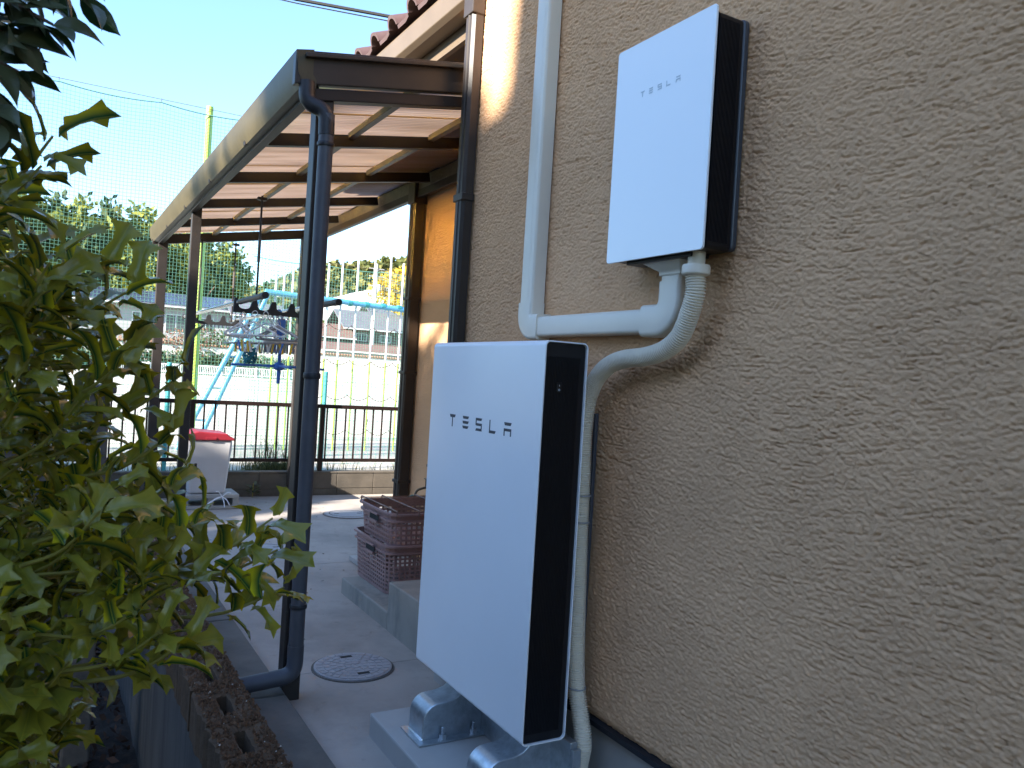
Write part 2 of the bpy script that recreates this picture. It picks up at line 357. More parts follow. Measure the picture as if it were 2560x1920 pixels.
def grains(name, m, n, size, label, cat, hmin, hmax, xr=(-1.0,-0.80), seed=1, spread=True):
    s = M(); rr = random.Random(seed)
    for _ in range(n):
        y = rr.uniform(1.4, 5.0) if rr.random() < .8 else rr.uniform(5, 7.5); x = rr.uniform(*xr); k = (y-0.27) % 0.29
        if 0.055 < k < 0.240 and -0.947 < x < -0.895: continue
        if x > -0.836:
            if rr.random() < ((x+0.836)/0.05): continue
            zz = 0.06+rr.uniform(0, .05)*(1-(x+.836)/.05)
        else: zz = 0.196
        r = size*rr.uniform(.5,1.5); z = zz+rr.uniform(hmin,hmax)
        a = rr.uniform(0, 2*PI); pts = [(x+r*math.cos(a+q*2.094), y+r*math.sin(a+q*2.094), z-r*rr.uniform(.2,.6)) for q in range(3)]
        top = (x+rr.uniform(-.3,.3)*r, y+rr.uniform(-.3,.3)*r, z+r*rr.uniform(.5,1.0))
        b = len(s.v); s.v += pts+[top]; s.f += [(b,b+1,b+3),(b+1,b+2,b+3),(b+2,b,b+3)]
    return s.build(name, m, rwall, fix=False, kind='stuff')
grains('moss', m_mossgrain, 15000, 0.0055, '', '', -0.004, 0.010, seed=2)
grains('grit', m_pebble, 260, 0.0030, '', '', 0.004, 0.012, seed=4)

# ------------------------------------------------------------------ house
house = thing('house', 'tan stucco house with brown tiled eave and dark brown downpipes', 'house', (0.4, 3, 0))
def stucco_wall():
    """combed stucco as true relief: rough bumps and horizontal trowel gouges"""
    y0, y1, z0, z1 = 0.10, 2.875, 0.300, 3.06; d = 0.0030
    ny = int((y1-y0)/d); nz = int((z1-z0)/d)
    def band(sy, sz, seed, rough=0.0):
        r = np.random.default_rng(seed); n = r.standard_normal((nz, ny))
        fy = np.fft.fftfreq(ny, d)[None, :]; fz = np.fft.fftfreq(nz, d)[:, None]
        F = np.fft.fft2(n)*np.exp(-0.5*((fy*sy*2*PI)**2 + (fz*sz*2*PI)**2))
        o = np.real(np.fft.ifft2(F)); return o/o.std()
    ang = 0.11*band(0.30, 0.22, 1) + 0.04*band(0.06,0.05,8)          # direction of the trowel, drifting in arcs
    r = np.random.default_rng(5); noise = r.standard_normal((nz, ny))
    Y, Z = np.meshgrid(np.arange(ny), np.arange(nz))
    acc = noise.copy()
    ca, sa = np.cos(ang), np.sin(ang)
    for sgn in (1, -1):
        py = Y.astype(float).copy(); pz = Z.astype(float).copy()
        for k in range(7):
            iy = np.clip(py.round().astype(int), 0, ny-1); iz = np.clip(pz.round().astype(int), 0, nz-1)
            py += sgn*ca[iz, iy]; pz += sgn*sa[iz, iy]
            iy = np.clip(py.round().astype(int), 0, ny-1); iz = np.clip(pz.round().astype(int), 0, nz-1)
            acc += noise[iz, iy]
    streak = acc/acc.std()
    def blur1(a): return (a+np.roll(a,1,0)*.6+np.roll(a,-1,0)*.6+np.roll(a,1,1)*.6+np.roll(a,-1,1)*.6)/3.4
    patch = np.clip(0.95+0.12*band(0.10, 0.07, 21), 0.6, 1.3)         # where the gouges are dense
    gouge = -np.clip(streak-0.50, 0, 1.7)*patch
    bumps = band(0.0026, 0.0016, 31)*0.8+noise*0.35
    h = 0.0025*gouge + 0.0012*bumps + 0.0003*band(0.10,0.08,41)
    h -= h.max()*0.0
    # bull-nosed bottom edge above the drip
    zz = z0+np.arange(nz)*d
    nose = np.where(zz < z0+0.03, -0.012*(1-(zz-z0)/0.03)**2, 0.0)
    x = -(h+nose[:, None])
    co = np.empty((nz*ny, 3), dtype=np.float32); off = wloc(house)
    co[:, 0] = x.ravel()-off.x; co[:, 1] = (y0+Y*d).ravel()-off.y; co[:, 2] = (z0+Z*d).ravel()-off.z
    q = (np.arange(nz-1)[:, None]*ny+np.arange(ny-1)[None, :]).ravel()
    faces = np.stack([q, q+ny, q+ny+1, q+1], 1).astype(np.int32)
    me = bpy.data.meshes.new('stucco_wall'); me.vertices.add(len(co)); me.vertices.foreach_set('co', co.ravel())
    me.loops.add(faces.size); me.loops.foreach_set('vertex_index', faces.ravel())
    me.polygons.add(len(faces)); me.polygons.foreach_set('loop_start', np.arange(0, faces.size, 4, dtype=np.int32))
    me.polygons.foreach_set('use_smooth', np.ones(len(faces), dtype=bool))
    me.update(calc_edges=True); me.validate()
    return link('stucco_wall', me, m_stucco, house)
stucco_wall()
b = M(); b.box(0.020, 0.22, 0.08, 2.868, 0.302, 3.6); b.box(0.001, 0.22, -4.0, 0.099, 0.302, 3.6); b.box(0.001, 0.22, 0.0995, 2.872, 3.062, 3.6)
b.box(0.2, 1.02, 2.66, 2.866, 0.0, 3.6)
b.build('wall_core', m_stucco_far, house)
M().box(0.82, 1.02, 2.87, 5.22, 0.02, 2.98).build('recess_wall', m_stucco_far, house)
M().box(0.83, 6.0, 5.02, 5.215, 0.02, 2.98).build('far_wall', m_stucco_far, house)
M().box(0.022, 0.2, -4.0, 2.865, -0.3, 0.30).build('foundation', m_pad, house)
fl = M(); fl.prism([(-0.012,0.283),(-0.012,0.2985),(0.02,0.2985),(0.02,0.290),(-0.008,0.283)], -4.0, 2.868, 'y'); fl.build('drip_flashing', m_dkgrey, house)
M().box(0.80, 0.822, 2.872, 5.24, 2.60, 2.86).build('frieze_board', m_wood, house)
M().box(0.03, 0.815, 2.875, 5.55, 2.90, 2.915).build('soffit', m_soffit, house)
M().box(0.036, 0.060, 2.872, 5.56, 2.78, 2.895).build('fascia', m_eave, house)
gm = M(); gm.prism([(0.032,2.955),(-0.068,2.955),(-0.075,2.94),(-0.064,2.862),(-0.040,2.845),(0.032,2.845)], 2.79, 5.6, 'y'); gm.build('eave_gutter', m_eave, house, bevel=0.004)
# tiled eave
roof = M().poly([(-0.03,2.86,2.965),(-0.03,5.65,2.965),(3.4,5.65,4.35),(3.4,2.86,4.35)]).build('roof', m_tile, house)
def roof_tile_mesh():
    s = M(); n = 8; L = 0.30; tl = math.radians(22)
    prof = [(0.11*math.cos(PI*(k/n))*0.5, 0.058*math.sin(PI*(k/n))) for k in range(n+1)]
    prof2 = [(p[0]*0.78, p[1]*0.72) for p in prof]
    pan = [(0.055,0.0),(0.10,-0.012),(0.19,-0.012)]
    def at(yy, zz, t): return (t*math.cos(tl)-zz*math.sin(tl), yy, t*math.sin(tl)+zz*math.cos(tl))
    b = 0
    for t in (0, L):
        for p in prof: s.v.append(at(p[0], p[1], t))
        for p in prof2: s.v.append(at(p[0], p[1], t))
    k = n+1
    for i in range(n):
        s.f += [(i,i+1,2*k+i+1,2*k+i),(k+i,3*k+i,3*k+i+1,k+i+1),(i,k+i,k+i+1,i+1)]
    b = len(s.v)
    for t in (0, L):
        for p in pan: s.v.append(at(p[0], p[1]+.006, t))
        for p in pan: s.v.append(at(p[0], p[1]-.012, t))
    for i in range(2): s.f += [(b+i,b+i+1,b+6+i+1,b+6+i),(b+i,b+3+i,b+3+i+1,b+i+1)]
    return s.mesh('roof_tile')
tm = roof_tile_mesh()
for r in range(4):
    for k in range(11):
        o = link('roof_tile', tm, m_tile, roof, smooth=True); o.location = Vector((-0.10+r*0.255, 3.02+k*0.245, 2.985+r*0.103)) - wloc(roof)
# upper roof edge over the near wall
M().prism([(-0.16,3.62),(0.9,4.05),(0.9,4.15),(-0.16,3.70)], -4.2, 2.95, 'y').build('upper_roof', m_tile, house)
# near corner downpipe, from the eave gutter to the ground
def rect_pipe(x0, x1, y0, y1, z0, z1, lip=0.006):
    s = M(); c = 0.012
    s.prism([(x0,y0+c),(x0,y0+(y1-y0)*.42),(x0-lip,y0+(y1-y0)*.46),(x0-lip,y0+(y1-y0)*.54),(x0,y0+(y1-y0)*.58),(x0,y1-c),(x0+c,y1),(x1,y1),(x1,y0),(x0+c,y0)], z0, z1, 'z')
    return s
dp = rect_pipe(-0.055, -0.008, 2.705, 2.780, 0.10, 2.90, 0.004).build('downpipe', m_pipe, house, smooth=True, ang=25)
M().box(-0.062, -0.006, 2.700, 2.786, 2.78, 2.955).build('pipe_socket', m_pipe, dp, bevel=0.004)
for z in (2.02, 1.05, 0.3): M().box(-0.061, -0.004, 2.700, 2.785, z, z+0.030).build('pipe_bracket', m_pipe, dp, bevel=0.003)
dp2 = rect_pipe(0.725, 0.805, 5.10, 5.20, 0.02, 2.68).build('downpipe', m_pipe, house, smooth=True, ang=25)
M().box(0.715, 0.815, 5.09, 5.21, 2.52, 2.69).build('pipe_socket', m_pipe, dp2, bevel=0.004)
for z in (1.83, 1.30, 0.52): M().box(0.719, 0.816, 5.095, 5.205, z, z+0.022).build('pipe_bracket', m_pipe, dp2, bevel=0.003)
M().box(0.72, 0.819, 4.42, 4.62, 0.70, 0.715).build('vent_hood', m_soffit, house)

# steps to the recessed door
steps = thing('concrete_steps', 'two weathered concrete steps beside the white battery cabinet', 'steps', (0.4, 3.3, 0))
M().box(0.077, 0.815, 3.57, 4.30, -0.02, 0.09).build('step', m_step, steps, bevel=0.008)
M().box(0.075, 0.815, 2.90, 3.565, -0.02, 0.245).build('step', m_step, steps, bevel=0.008)
tag(M().box(0.38, 0.60, 4.86, 5.06, 0.003, 0.035).build('paving_slab', m_pad, bevel=0.004), 'small flat concrete slab on the floor behind the brown crates', 'slab')

# ------------------------------------------------------------------ canopy
can = thing('patio_canopy', 'bronze framed lean-to canopy with brown corrugated plastic roof along the house', 'canopy', (-0.6, 2.9, 0))
SL = 0.177
def zroof(x): return 2.445 + SL*(x+0.68)                       # underside of sheets
YB = [2.87, 3.87, 4.87, 5.87, 6.87, 7.86]
for i, y in enumerate(YB):
    x1 = 0.0 if i == 0 else 0.72
    if i in (0, 5): continue
    M().bar((-0.70, y, zroof(-0.70)-0.040), (x1, y, zroof(x1)-0.040), 0.045, 0.062).build('rafter', m_frame, can, bevel=0.003)
# near and far end frames
ef = M(); ef.prism([(-0.722,2.372),(0.0,2.372+SL*0.722),(0.0,2.372+SL*0.722+0.128),(-0.722,2.50)], 2.835, 2.875, 'y'); ef.build('end_fascia', m_fascia, can, bevel=0.004)
M().bar((-0.69, 2.822, 2.482), (0.0, 2.822, 2.482+SL*0.69), 0.026, 0.016).build('end_trim', m_fascia, can, bevel=0.003)
M().bar((-0.66, 2.875, 2.350), (0.0, 2.875, 2.350+SL*0.66), 0.05, 0.045).build('end_beam', m_frame, can, bevel=0.003)
M().bar((-0.70, 7.86, zroof(-0.70)-0.05), (0.72, 7.86, zroof(0.72)-0.05), 0.05, 0.085).build('end_beam', m_frame, can, bevel=0.003)
gt = M(); gt.prism([(-0.655,2.515),(-0.722,2.50),(-0.712,2.42),(-0.690,2.375),(-0.640,2.368),(-0.640,2.40),(-0.655,2.42)], 2.832, 7.93, 'y'); gt.build('front_gutter', m_gutter, can, smooth=True, ang=25)
M().box(-0.655, -0.615, 2.88, 7.88, 2.355, 2.405).build('front_beam', m_frame, can, bevel=0.003)
for x in (-0.17, 0.28):
    for a, b2 in zip(YB[:-1], YB[1:]):
        z = zroof(x)
        M().box(x-0.016, x+0.016, a+0.026, b2-0.026, z-0.034, z-0.003).build('purlin', m_purlin, can, bevel=0.002)
s = M(); s.box(0.735, 0.775, 2.90, 7.90, 2.555, 2.61); s.build('rear_rail', m_frame, can, bevel=0.003)
s = M(); s.box(0.742, 0.79, 2.90, 7.90, 2.612, 2.70); s.build('wall_plate', m_purlin, can, bevel=0.003)
M().box(0.728, 0.772, 2.90, 7.90, 2.703, 2.735).build('flashing_bar', m_frame, can, bevel=0.003)
# corrugated sheets, laid in overlapping widths
def corrugated(y0, y1, lift, x0=-0.70, x1=0.76):
    s = M(); pitch = 0.032; n = int((y1-y0)/pitch*6); nx = 4
    for i in range(nx+1):
        x = lerp(x0, x1, i/nx)
        for k in range(n+1):
            y = lerp(y0, y1, k/n)
            s.v.append((x, y, zroof(x)+lift+0.008+0.006*math.sin(2*PI*y/pitch)))
    for i in range(nx):
        for k in range(n): q = i*(n+1)+k; s.f.append((q, q+1, q+n+2, q+n+1))
    return s
ys = 2.88; k = 0
while ys < 7.85:
    ye = min(ys+0.655, 7.88)
    corrugated(ys, ye, 0.0 if k % 2 == 0 else 0.0035).build('roof_sheet', m_sheet, can, smooth='all', fix=False); ys += 0.608; k += 1
# posts
def post(x, y, z1, wx=0.075, wy=0.075, z0=0.0, nm='post'):
    return M().box(x-wx/2, x+wx/2, y-wy/2, y+wy/2, z0, z1).build(nm, m_post_lit, can, bevel=0.004)
post(-0.592, 2.900, 2.37, 0.070, 0.075)
post(-0.607, 5.905, 2.40, 0.064, 0.06)
post(-0.610, 7.82, 2.38, 0.080, 0.07)
post(0.70, 7.84, 2.60, 0.075, 0.075)
# rain pipe on the near post
rp = M().tube([(-0.600,2.80,2.27),(-0.600,2.80,0.20)], 0.0285, 20).build('rain_pipe', m_pvcgrey, can, smooth=True)
for z, h in ((2.155,0.016),(1.272,0.022),(0.39,0.016)):
    M().lathe((-0.600,2.80,z-h/2), [(0.032,0),(0.033,0.002),(0.033,h-0.002),(0.032,h)], 24).build('pipe_collar', m_dkgrey, rp, smooth=True)
def arc_path(pts, n=8, r=0.03):
    """round the corners of a polyline"""
    P = [Vector(p) for p in pts]; out = [P[0]]
    for i in range(1, len(P)-1):
        a = (P[i-1]-P[i]); b = (P[i+1]-P[i]); ra = min(r, a.length*.48, b.length*.48)
        p0 = P[i]+a.normalized()*ra; p1 = P[i]+b.normalized()*ra
        for k in range(n+1):
            t = k/n; out.append((1-t)**2*p0+2*t*(1-t)*P[i]+t*t*p1)
    out.append(P[-1]); return out
sw = arc_path([(-0.672,2.845,2.39),(-0.672,2.838,2.31),(-0.602,2.803,2.285),(-0.600,2.80,2.19)], 8, 0.05)
M().tube(sw, 0.0305, 20).build('swan_neck', m_dkgrey, rp, smooth=True)
sh = arc_path([(-0.600,2.80,0.24),(-0.600,2.80,0.125),(-0.80,2.825,0.098)], 8, 0.05)
M().tube(sh, 0.031, 20).build('outlet_elbow', m_pvcgrey, rp, smooth=True)

# ------------------------------------------------------------------ battery cabinet on its stand
def rounded_rect(x0, x1, z0, z1, r, n=6):
    pts = []
    for cx, cz, a0 in ((x1-r,z1-r,0),(x0+r,z1-r,90),(x0+r,z0+r,180),(x1-r,z0+r,270)):
        for k in range(n+1):
            a = math.radians(a0+90*k/n); pts.append((cx+r*math.cos(a), cz+r*math.sin(a)))
    return pts
bat = thing('battery_cabinet', 'tall white home battery cabinet with black ribbed side, in front of the stucco wall', 'battery', (-0.2, 2.04, 0.27))
PY0, PY1, PX0, PX1, PZ0, PZ1 = 1.664, 2.417, -0.270, -0.123, 0.27, 1.42
def ring_shell(y0, y1, o, i):
    s = M(); n = len(o)
    for y in (y0, y1):
        for p in o: s.v.append((p[0], y, p[1]))
        for p in i: s.v.append((p[0], y, p[1]))
    for k in range(n):
        j = (k+1) % n
        s.f += [(k,j,2*n+j,2*n+k),(n+k,3*n+k,3*n+j,n+j),(k,n+k,n+j,j),(2*n+k,2*n+j,3*n+j,3*n+k)]
    return s
ring_shell(PY0, PY1, rounded_rect(PX0,PX1,PZ0,PZ1,0.017,8), rounded_rect(PX0+.0042,PX1-.0042,PZ0+.0042,PZ1-.0042,0.0132,8)).build('white_shell', m_white, bat, smooth=True, bevel=0.0008, ang=50)
for y0, y1, nm in ((PY0+0.004, PY0+0.03, 1), (PY1-0.03, PY1-0.004, 0)):
    s = M(); s.prism(rounded_rect(PX0+.0048,PX1-.0048,PZ0+.0048,PZ1-.0048,0.0128,6), y0+(0.004 if nm else 0), y1, 'y')
    sp = s.build('side_panel', m_black, bat, smooth=True)
    if nm:
        s = M(); x = PX0+0.014
        while x < PX1-0.022:
            s.box(x, x+0.0022, PY0+0.0052, PY0+0.0085, PZ0+0.03, PZ1-0.045); x += 0.0052
        s.build('cooling_fins', m_black, sp)
        M().box(PX1-0.026, PX1-0.0235, PY0+0.0048, PY0+0.0085, PZ1-0.50, PZ1-0.06).build('panel_edge', m_black, sp)
swx, swz = -0.214, 1.288
swt = M().box(swx-0.0085, swx+0.0085, PY0+0.0035, PY0+0.0085, swz-0.014, swz+0.014).build('power_switch', m_black, bat, bevel=0.0015)
s = M(); s.box(swx-0.0006, swx+0.0006, PY0+0.0031, PY0+0.0034, swz+0.003, swz+0.008)
n = 12
for k in range(n):
    a0, a1 = 2*PI*k/n, 2*PI*(k+1)/n
    def rp_(a, r): return (swx+r*math.cos(a), PY0+0.0032, swz-0.0065+r*math.sin(a))
    s.poly([rp_(a0,.0017),rp_(a1,.0017),rp_(a1,.0029),rp_(a0,.0029)])
s.build('switch_marks', m_mark, swt, fix=False)
# the wordmark, drawn as polygons in letter units (width w, height 1), bars with cut corners
def wordmark():
    L = []
    def bar(x0, x1, t, b, cl=0.10, cr=0.10): return [(x0,t),(x1,t),(x1-cr,b),(x0+cl,b)]
    L.append([bar(0,1.2,1,.76,.16,.16), [(.51,.76),(.69,.76),(.69,0),(.51,0)]])                                        # T
    L.append([bar(0,1.2,1,.78,.10,.16), bar(0,1.2,.61,.39,.10,.16), bar(0,1.2,.22,0,.16,.20)])                          # E
    L.append([[(0,1),(1.15,1),(1.0,.80),(0,.80)], [(0,.80),(.17,.80),(.17,.60),(0,.60)], [(0,.60),(1.15,.60),(1.15,.40),(.15,.40),(0,.46)], [(.98,.40),(1.15,.40),(1.15,.20),(.98,.20)], [(.16,.20),(1.15,.20),(1.15,0),(0,0)]])   # S
    L.append([[(0,1),(.17,1),(.17,.22),(0,.22)], [(0,.22),(1.15,.22),(1.0,0),(0,0)]])                                    # L
    L.append([bar(0,1.2,1,.77,.14,.14), [(0,.55),(1.2,.55),(1.2,.35),(0,.35)], [(0,.35),(.17,.35),(.17,0),(0,0)], [(1.03,.35),(1.2,.35),(1.2,0),(1.03,0)]])   # A
    return L
def lettering(x, ys, z0, h, wd, m, parent, th=0.0004):
    for letter, y in zip(wordmark(), ys):
        s = M()
        for poly in letter:
            s.prism([(y-p[0]*wd/1.2, z0+p[1]*h) for p in poly], x-th, x, 'x')
        s.build('letter', m, parent)
lettering(PX0-0.0001, (2.2545, 2.1546, 2.060, 1.9670, 1.8735), 1.1315, 0.0415, 0.0455, m_logo, bat)
# galvanised stand
std = thing('battery_stand', 'galvanised steel floor stand holding up the white battery cabinet', 'stand', (-0.2, 2.0, 0.08))
foot_prof = [(-0.345,0.083),(-0.345,0.089),(-0.338,0.092)]
foot_prof += [(-0.285-0.053*math.cos(math.radians(a)), 0.145+0.058*math.sin(math.radians(a))) for a in range(0, 91, 15)]
foot_prof += [(-0.245,0.205),(-0.215,0.214),(-0.192,0.233),(-0.176,0.262),(-0.10,0.262),(-0.10,0.083)]
for y in (2.235, 1.80):
    s = M(); s.prism(foot_prof, y-0.058, y+0.058, 'y'); f = s.build('foot', m_galv, std, smooth=True, bevel=0.004, ang=30)
    s = M(); s.box(-0.362, -0.095, y-0.088, y+0.072, 0.0815, 0.0870); s.build('foot_flange', m_galv, f, bevel=0.001)
    for bx in (-0.27, -0.155):
        s = M(); s.lathe((bx, y-0.073, 0.087), [(0.019,0),(0.019,0.003),(0.0135,0.003),(0.0135,0.019),(0.0065,0.019),(0.0065,0.040),(0.0055,0.041)], 6)
        s.build('anchor_bolt', m_galv, f)
M().box(-0.119, -0.094, 1.64, 2.40, 0.0815, 0.267).build('back_plate', m_galv, std, bevel=0.003)
M().box(-0.119, -0.090, 1.625, 1.637, 0.0815, 0.25).build('side_flange', m_galv, std, bevel=0.002)
M().box(-0.016, -0.004, 1.756, 1.768, 0.31, 1.215).build('wall_bracket', m_pvcgrey, std, bevel=0.002)
tag(M().box(-0.414, -0.02, 0.95, 2.468, -0.05, 0.08).build('concrete_pad', m_pad, bevel=0.007), 'pale new concrete plinth under the battery stand', 'plinth')

# ------------------------------------------------------------------ gateway box on the wall
gw = thing('inverter_box', 'white glass fronted wall box with black sides, mounted high on the stucco', 'control box', (-0.075, 1.377, 1.93))
GY0, GY1, GZ0, GZ1 = 1.225, 1.615, 1.647, 2.246
s = M(); s.prism(rounded_rect(GY0,GY1,GZ0,GZ1,0.010,6), -0.115, -0.1085, 'x'); s.build('glass_front', m_glass, gw, smooth=True, bevel=0.0012)
s = M(); s.prism(rounded_rect(GY0+.008,GY1-.008,GZ0+.008,GZ1-.012,0.010,5), -0.1080, -0.100, 'x'); s.build('seal_frame', m_black, gw, smooth=True)
s = M(); s.prism(rounded_rect(GY0+.003,GY1-.003,GZ0+.006,GZ1-.014,0.012,5), -0.100, -0.022, 'x'); bd = s.build('case', m_black, gw, smooth=True)
s = M(); x = -0.097
while x < -0.034: s.box(x, x+0.0020, GY0+0.0008, GY0+0.0034, GZ0+0.022, GZ1-0.03); x += 0.0044
s.build('cooling_fins', m_black, bd)
s = M(); s.prism(rounded_rect(GY0-.001,GY1+.001,GZ0+.008,GZ1-.012,0.014,5), -0.0218, -0.003, 'x'); s.build('back_rim', pmat('dark_grey_rim', (0.05,0.055,0.065), 0.35), gw, smooth=True, bevel=0.004)
s = M(); s.box(-0.094,-0.03,1.29,1.55,1.640,1.652); s.build('gland_plate', m_black, gw, bevel=0.002)
lettering(-0.1152, (1.5040, 1.4688, 1.4328, 1.3979, 1.3610), 2.0905, 0.0152, 0.0175, m_logo2, gw)

# ------------------------------------------------------------------ cable trunking
duct = thing('cable_duct', 'ivory plastic cable trunking running down the wall and across to the box', 'cable duct', (-0.03, 2.0, 1.5))
def duct_prof(w, d, r=0.011, n=4):
    """flat back, rounded front corners: (across, out)"""
    pts = [(-w/2, 0.0)]
    for k in range(n+1): a = math.radians(180-90*k/n); pts.append((-w/2+r+r*math.cos(a), d-r+r*math.sin(a)))
    for k in range(n+1): a = math.radians(90-90*k/n); pts.append((w/2-r+r*math.cos(a), d-r+r*math.sin(a)))
    pts.append((w/2, 0.0)); return pts
def sweep_duct(path, w, d, r=0.011):
    """path of (y,z); section lies against the wall"""
    pr = duct_prof(w, d, r); s = M(); n = len(pr); P = [Vector(p) for p in path]
    for i, p in enumerate(P):
        if i == 0: t = (P[1]-P[0]).normalized(); k = 1
        elif i == len(P)-1: t = (P[-1]-P[-2]).normalized(); k = 1
        else:
            a = (P[i]-P[i-1]).normalized(); b = (P[i+1]-P[i]).normalized(); t = (a+b).normalized(); k = 1/max(.4, a.dot(t))
        nrm = Vector((-t.y, t.x))*k
        for q in pr: s.v.append((-0.004-q[1], p.x+nrm.x*q[0], p.y+nrm.y*q[0]))
    for i in range(len(P)-1):
        for k in range(n): j = (k+1) % n; s.f.append((i*n+k, i*n+j, (i+1)*n+j, (i+1)*n+k))
    s.f.append(tuple(range(n))[::-1]); s.f.append(tuple((len(P)-1)*n+k for k in range(n)))
    return s
DY, DZ, DW, DD = 2.155, 1.487, 0.080, 0.052
sweep_duct([(DY,3.05),(DY,DZ+0.075)], DW, DD).build('duct_cover', m_duct, duct, smooth=True, ang=35)
M().box(-0.0566, -0.0552, DY-0.020, DY-0.0185, DZ+0.08, 3.05).build('cover_seam', m_duct, duct)
sweep_duct([(DY-0.078,DZ),(1.505,DZ)], 0.068, DD).build('duct_cover', m_duct, duct, smooth=True, ang=35)
def arcp(cx, cz, r, a0, a1, n=10): return [(cx+r*math.cos(math.radians(lerp(a0,a1,k/n))), cz+r*math.sin(math.radians(lerp(a0,a1,k/n)))) for k in range(n+1)]
el1 = sweep_duct([(DY,DZ+0.085)]+arcp(DY-0.045,DZ+0.045,0.045,0,-90)+[(DY-0.088,DZ)], DW+0.008, DD+0.005, 0.013).build('duct_elbow', m_duct, duct, smooth=True, ang=35)
GYC = 1.405
el2 = sweep_duct([(1.515,DZ)]+arcp(GYC+0.055,DZ+0.055,0.055,270,180)+[(GYC,1.590)], DW+0.008, DD+0.006, 0.013).build('duct_elbow', m_duct, duct, smooth=True, ang=35)
sweep_duct([(GYC,1.588),(GYC,1.612)], DW, DD+0.001).build('duct_spigot', m_duct, duct, smooth=True, ang=35)
s = M(); lo = [(-0.004,GYC+.044),(-0.060,GYC+.044),(-0.060,GYC-.044),(-0.004,GYC-.044)]; hi = [(-0.004,1.520),(-0.092,1.520),(-0.092,1.335),(-0.004,1.335)]
for z, pr in ((1.604,lo),(1.616,lo),(1.652,hi)): s.v += [(p[0],p[1],z) for p in pr]
for i in range(2):
    for k in range(4): j = (k+1) % 4; s.f.append((i*4+k,i*4+j,i*4+4+j,i*4+4+k))
s.f += [(3,2,1,0),(8,9,10,11)]
s.build('duct_hood', m_duct, duct, bevel=0.004)
for (y, z, par) in ((GYC-0.012,1.535,el2),(1.475,DZ-0.024,el2),(DY-0.030,DZ+0.022,el1),(DY-0.03,DZ-0.03,el1)):
    M().lathe((-0.0618 if par is el2 else -0.0608, y, z), [(0.0052,0),(0.0052,0.0012),(0.003,0.0012),(0.003,0.0022)], 12, 'x').build('screw', m_galv, par)

# ------------------------------------------------------------------ corrugated conduit
def bez(P, n):
    """Catmull-Rom through points, evenly resampled"""
    P = [Vector(p) for p in P]; P = [P[0]*2-P[1]]+P+[P[-1]*2-P[-2]]; o = []
    for i in range(1, len(P)-2):
        for k in range(24):
            t = k/24; a, b, c, d = P[i-1:i+3]
            o.append(0.5*((2*b)+(c-a)*t+(2*a-5*b+4*c-d)*t*t+(3*b-a-3*c+d)*t**3))
    o.append(P[-2]); L = [0]
    for a, b in zip(o, o[1:]): L.append(L[-1]+(b-a).length)
    out = []; j = 0
    for k in range(n+1):
        d = L[-1]*k/n
        while j < len(L)-2 and L[j+1] < d: j += 1
        out.append(o[j].lerp(o[j+1], (d-L[j])/max(1e-9, L[j+1]-L[j])))
    return out, L[-1]
cond = thing('corrugated_conduit', 'beige corrugated flexible conduit curving from the wall box down behind the battery', 'conduit', (-0.06, 1.5, 1.6))
cp = [(-0.066,1.297,1.600),(-0.064,1.297,1.548),(-0.062,1.317,1.493),(-0.06,1.349,1.440),(-0.06,1.403,1.406),(-0.06,1.479,1.388),(-0.06,1.573,1.380),(-0.06,1.641,1.363),(-0.06,1.693,1.331),(-0.06,1.728,1.285),(-0.06,1.745,1.230),(-0.06,1.752,1.150),(-0.06,1.746,1.0),(-0.06,1.742,0.85),(-0.06,1.732,0.64),(-0.06,1.720,0.47),(-0.06,1.704,0.38),(-0.06,1.678,0.310),(-0.06,1.660,0.25),(-0.062,1.668,0.19),(-0.064,1.690,0.082)]
_, LL = bez(cp, 10); nr = int(LL/0.0066); path, _ = bez(cp, nr*4)
rad = [0.0264 if (k % 4) in (1, 2) else 0.0222 for k in range(len(path))]
M().tube(path, 0.025, 18, radii=rad).build('hose', m_conduit, cond, smooth=True, ang=60)
M().lathe((-0.066,1.297,1.592), [(0.027,0),(0.034,0.003),(0.036,0.006),(0.036,0.024),(0.034,0.028),(0.022,0.028),(0.022,0.062)], 24).build('gland_nut', m_conduit, cond, smooth=True, ang=30)
for z in (0.965, 0.885, 0.395):
    y = 1.741 if z > .8 else 1.708
    M().lathe((-0.06,y,z), [(0.0275,0),(0.0275,0.004)], 18).build('cable_tie', m_greyp, cond)

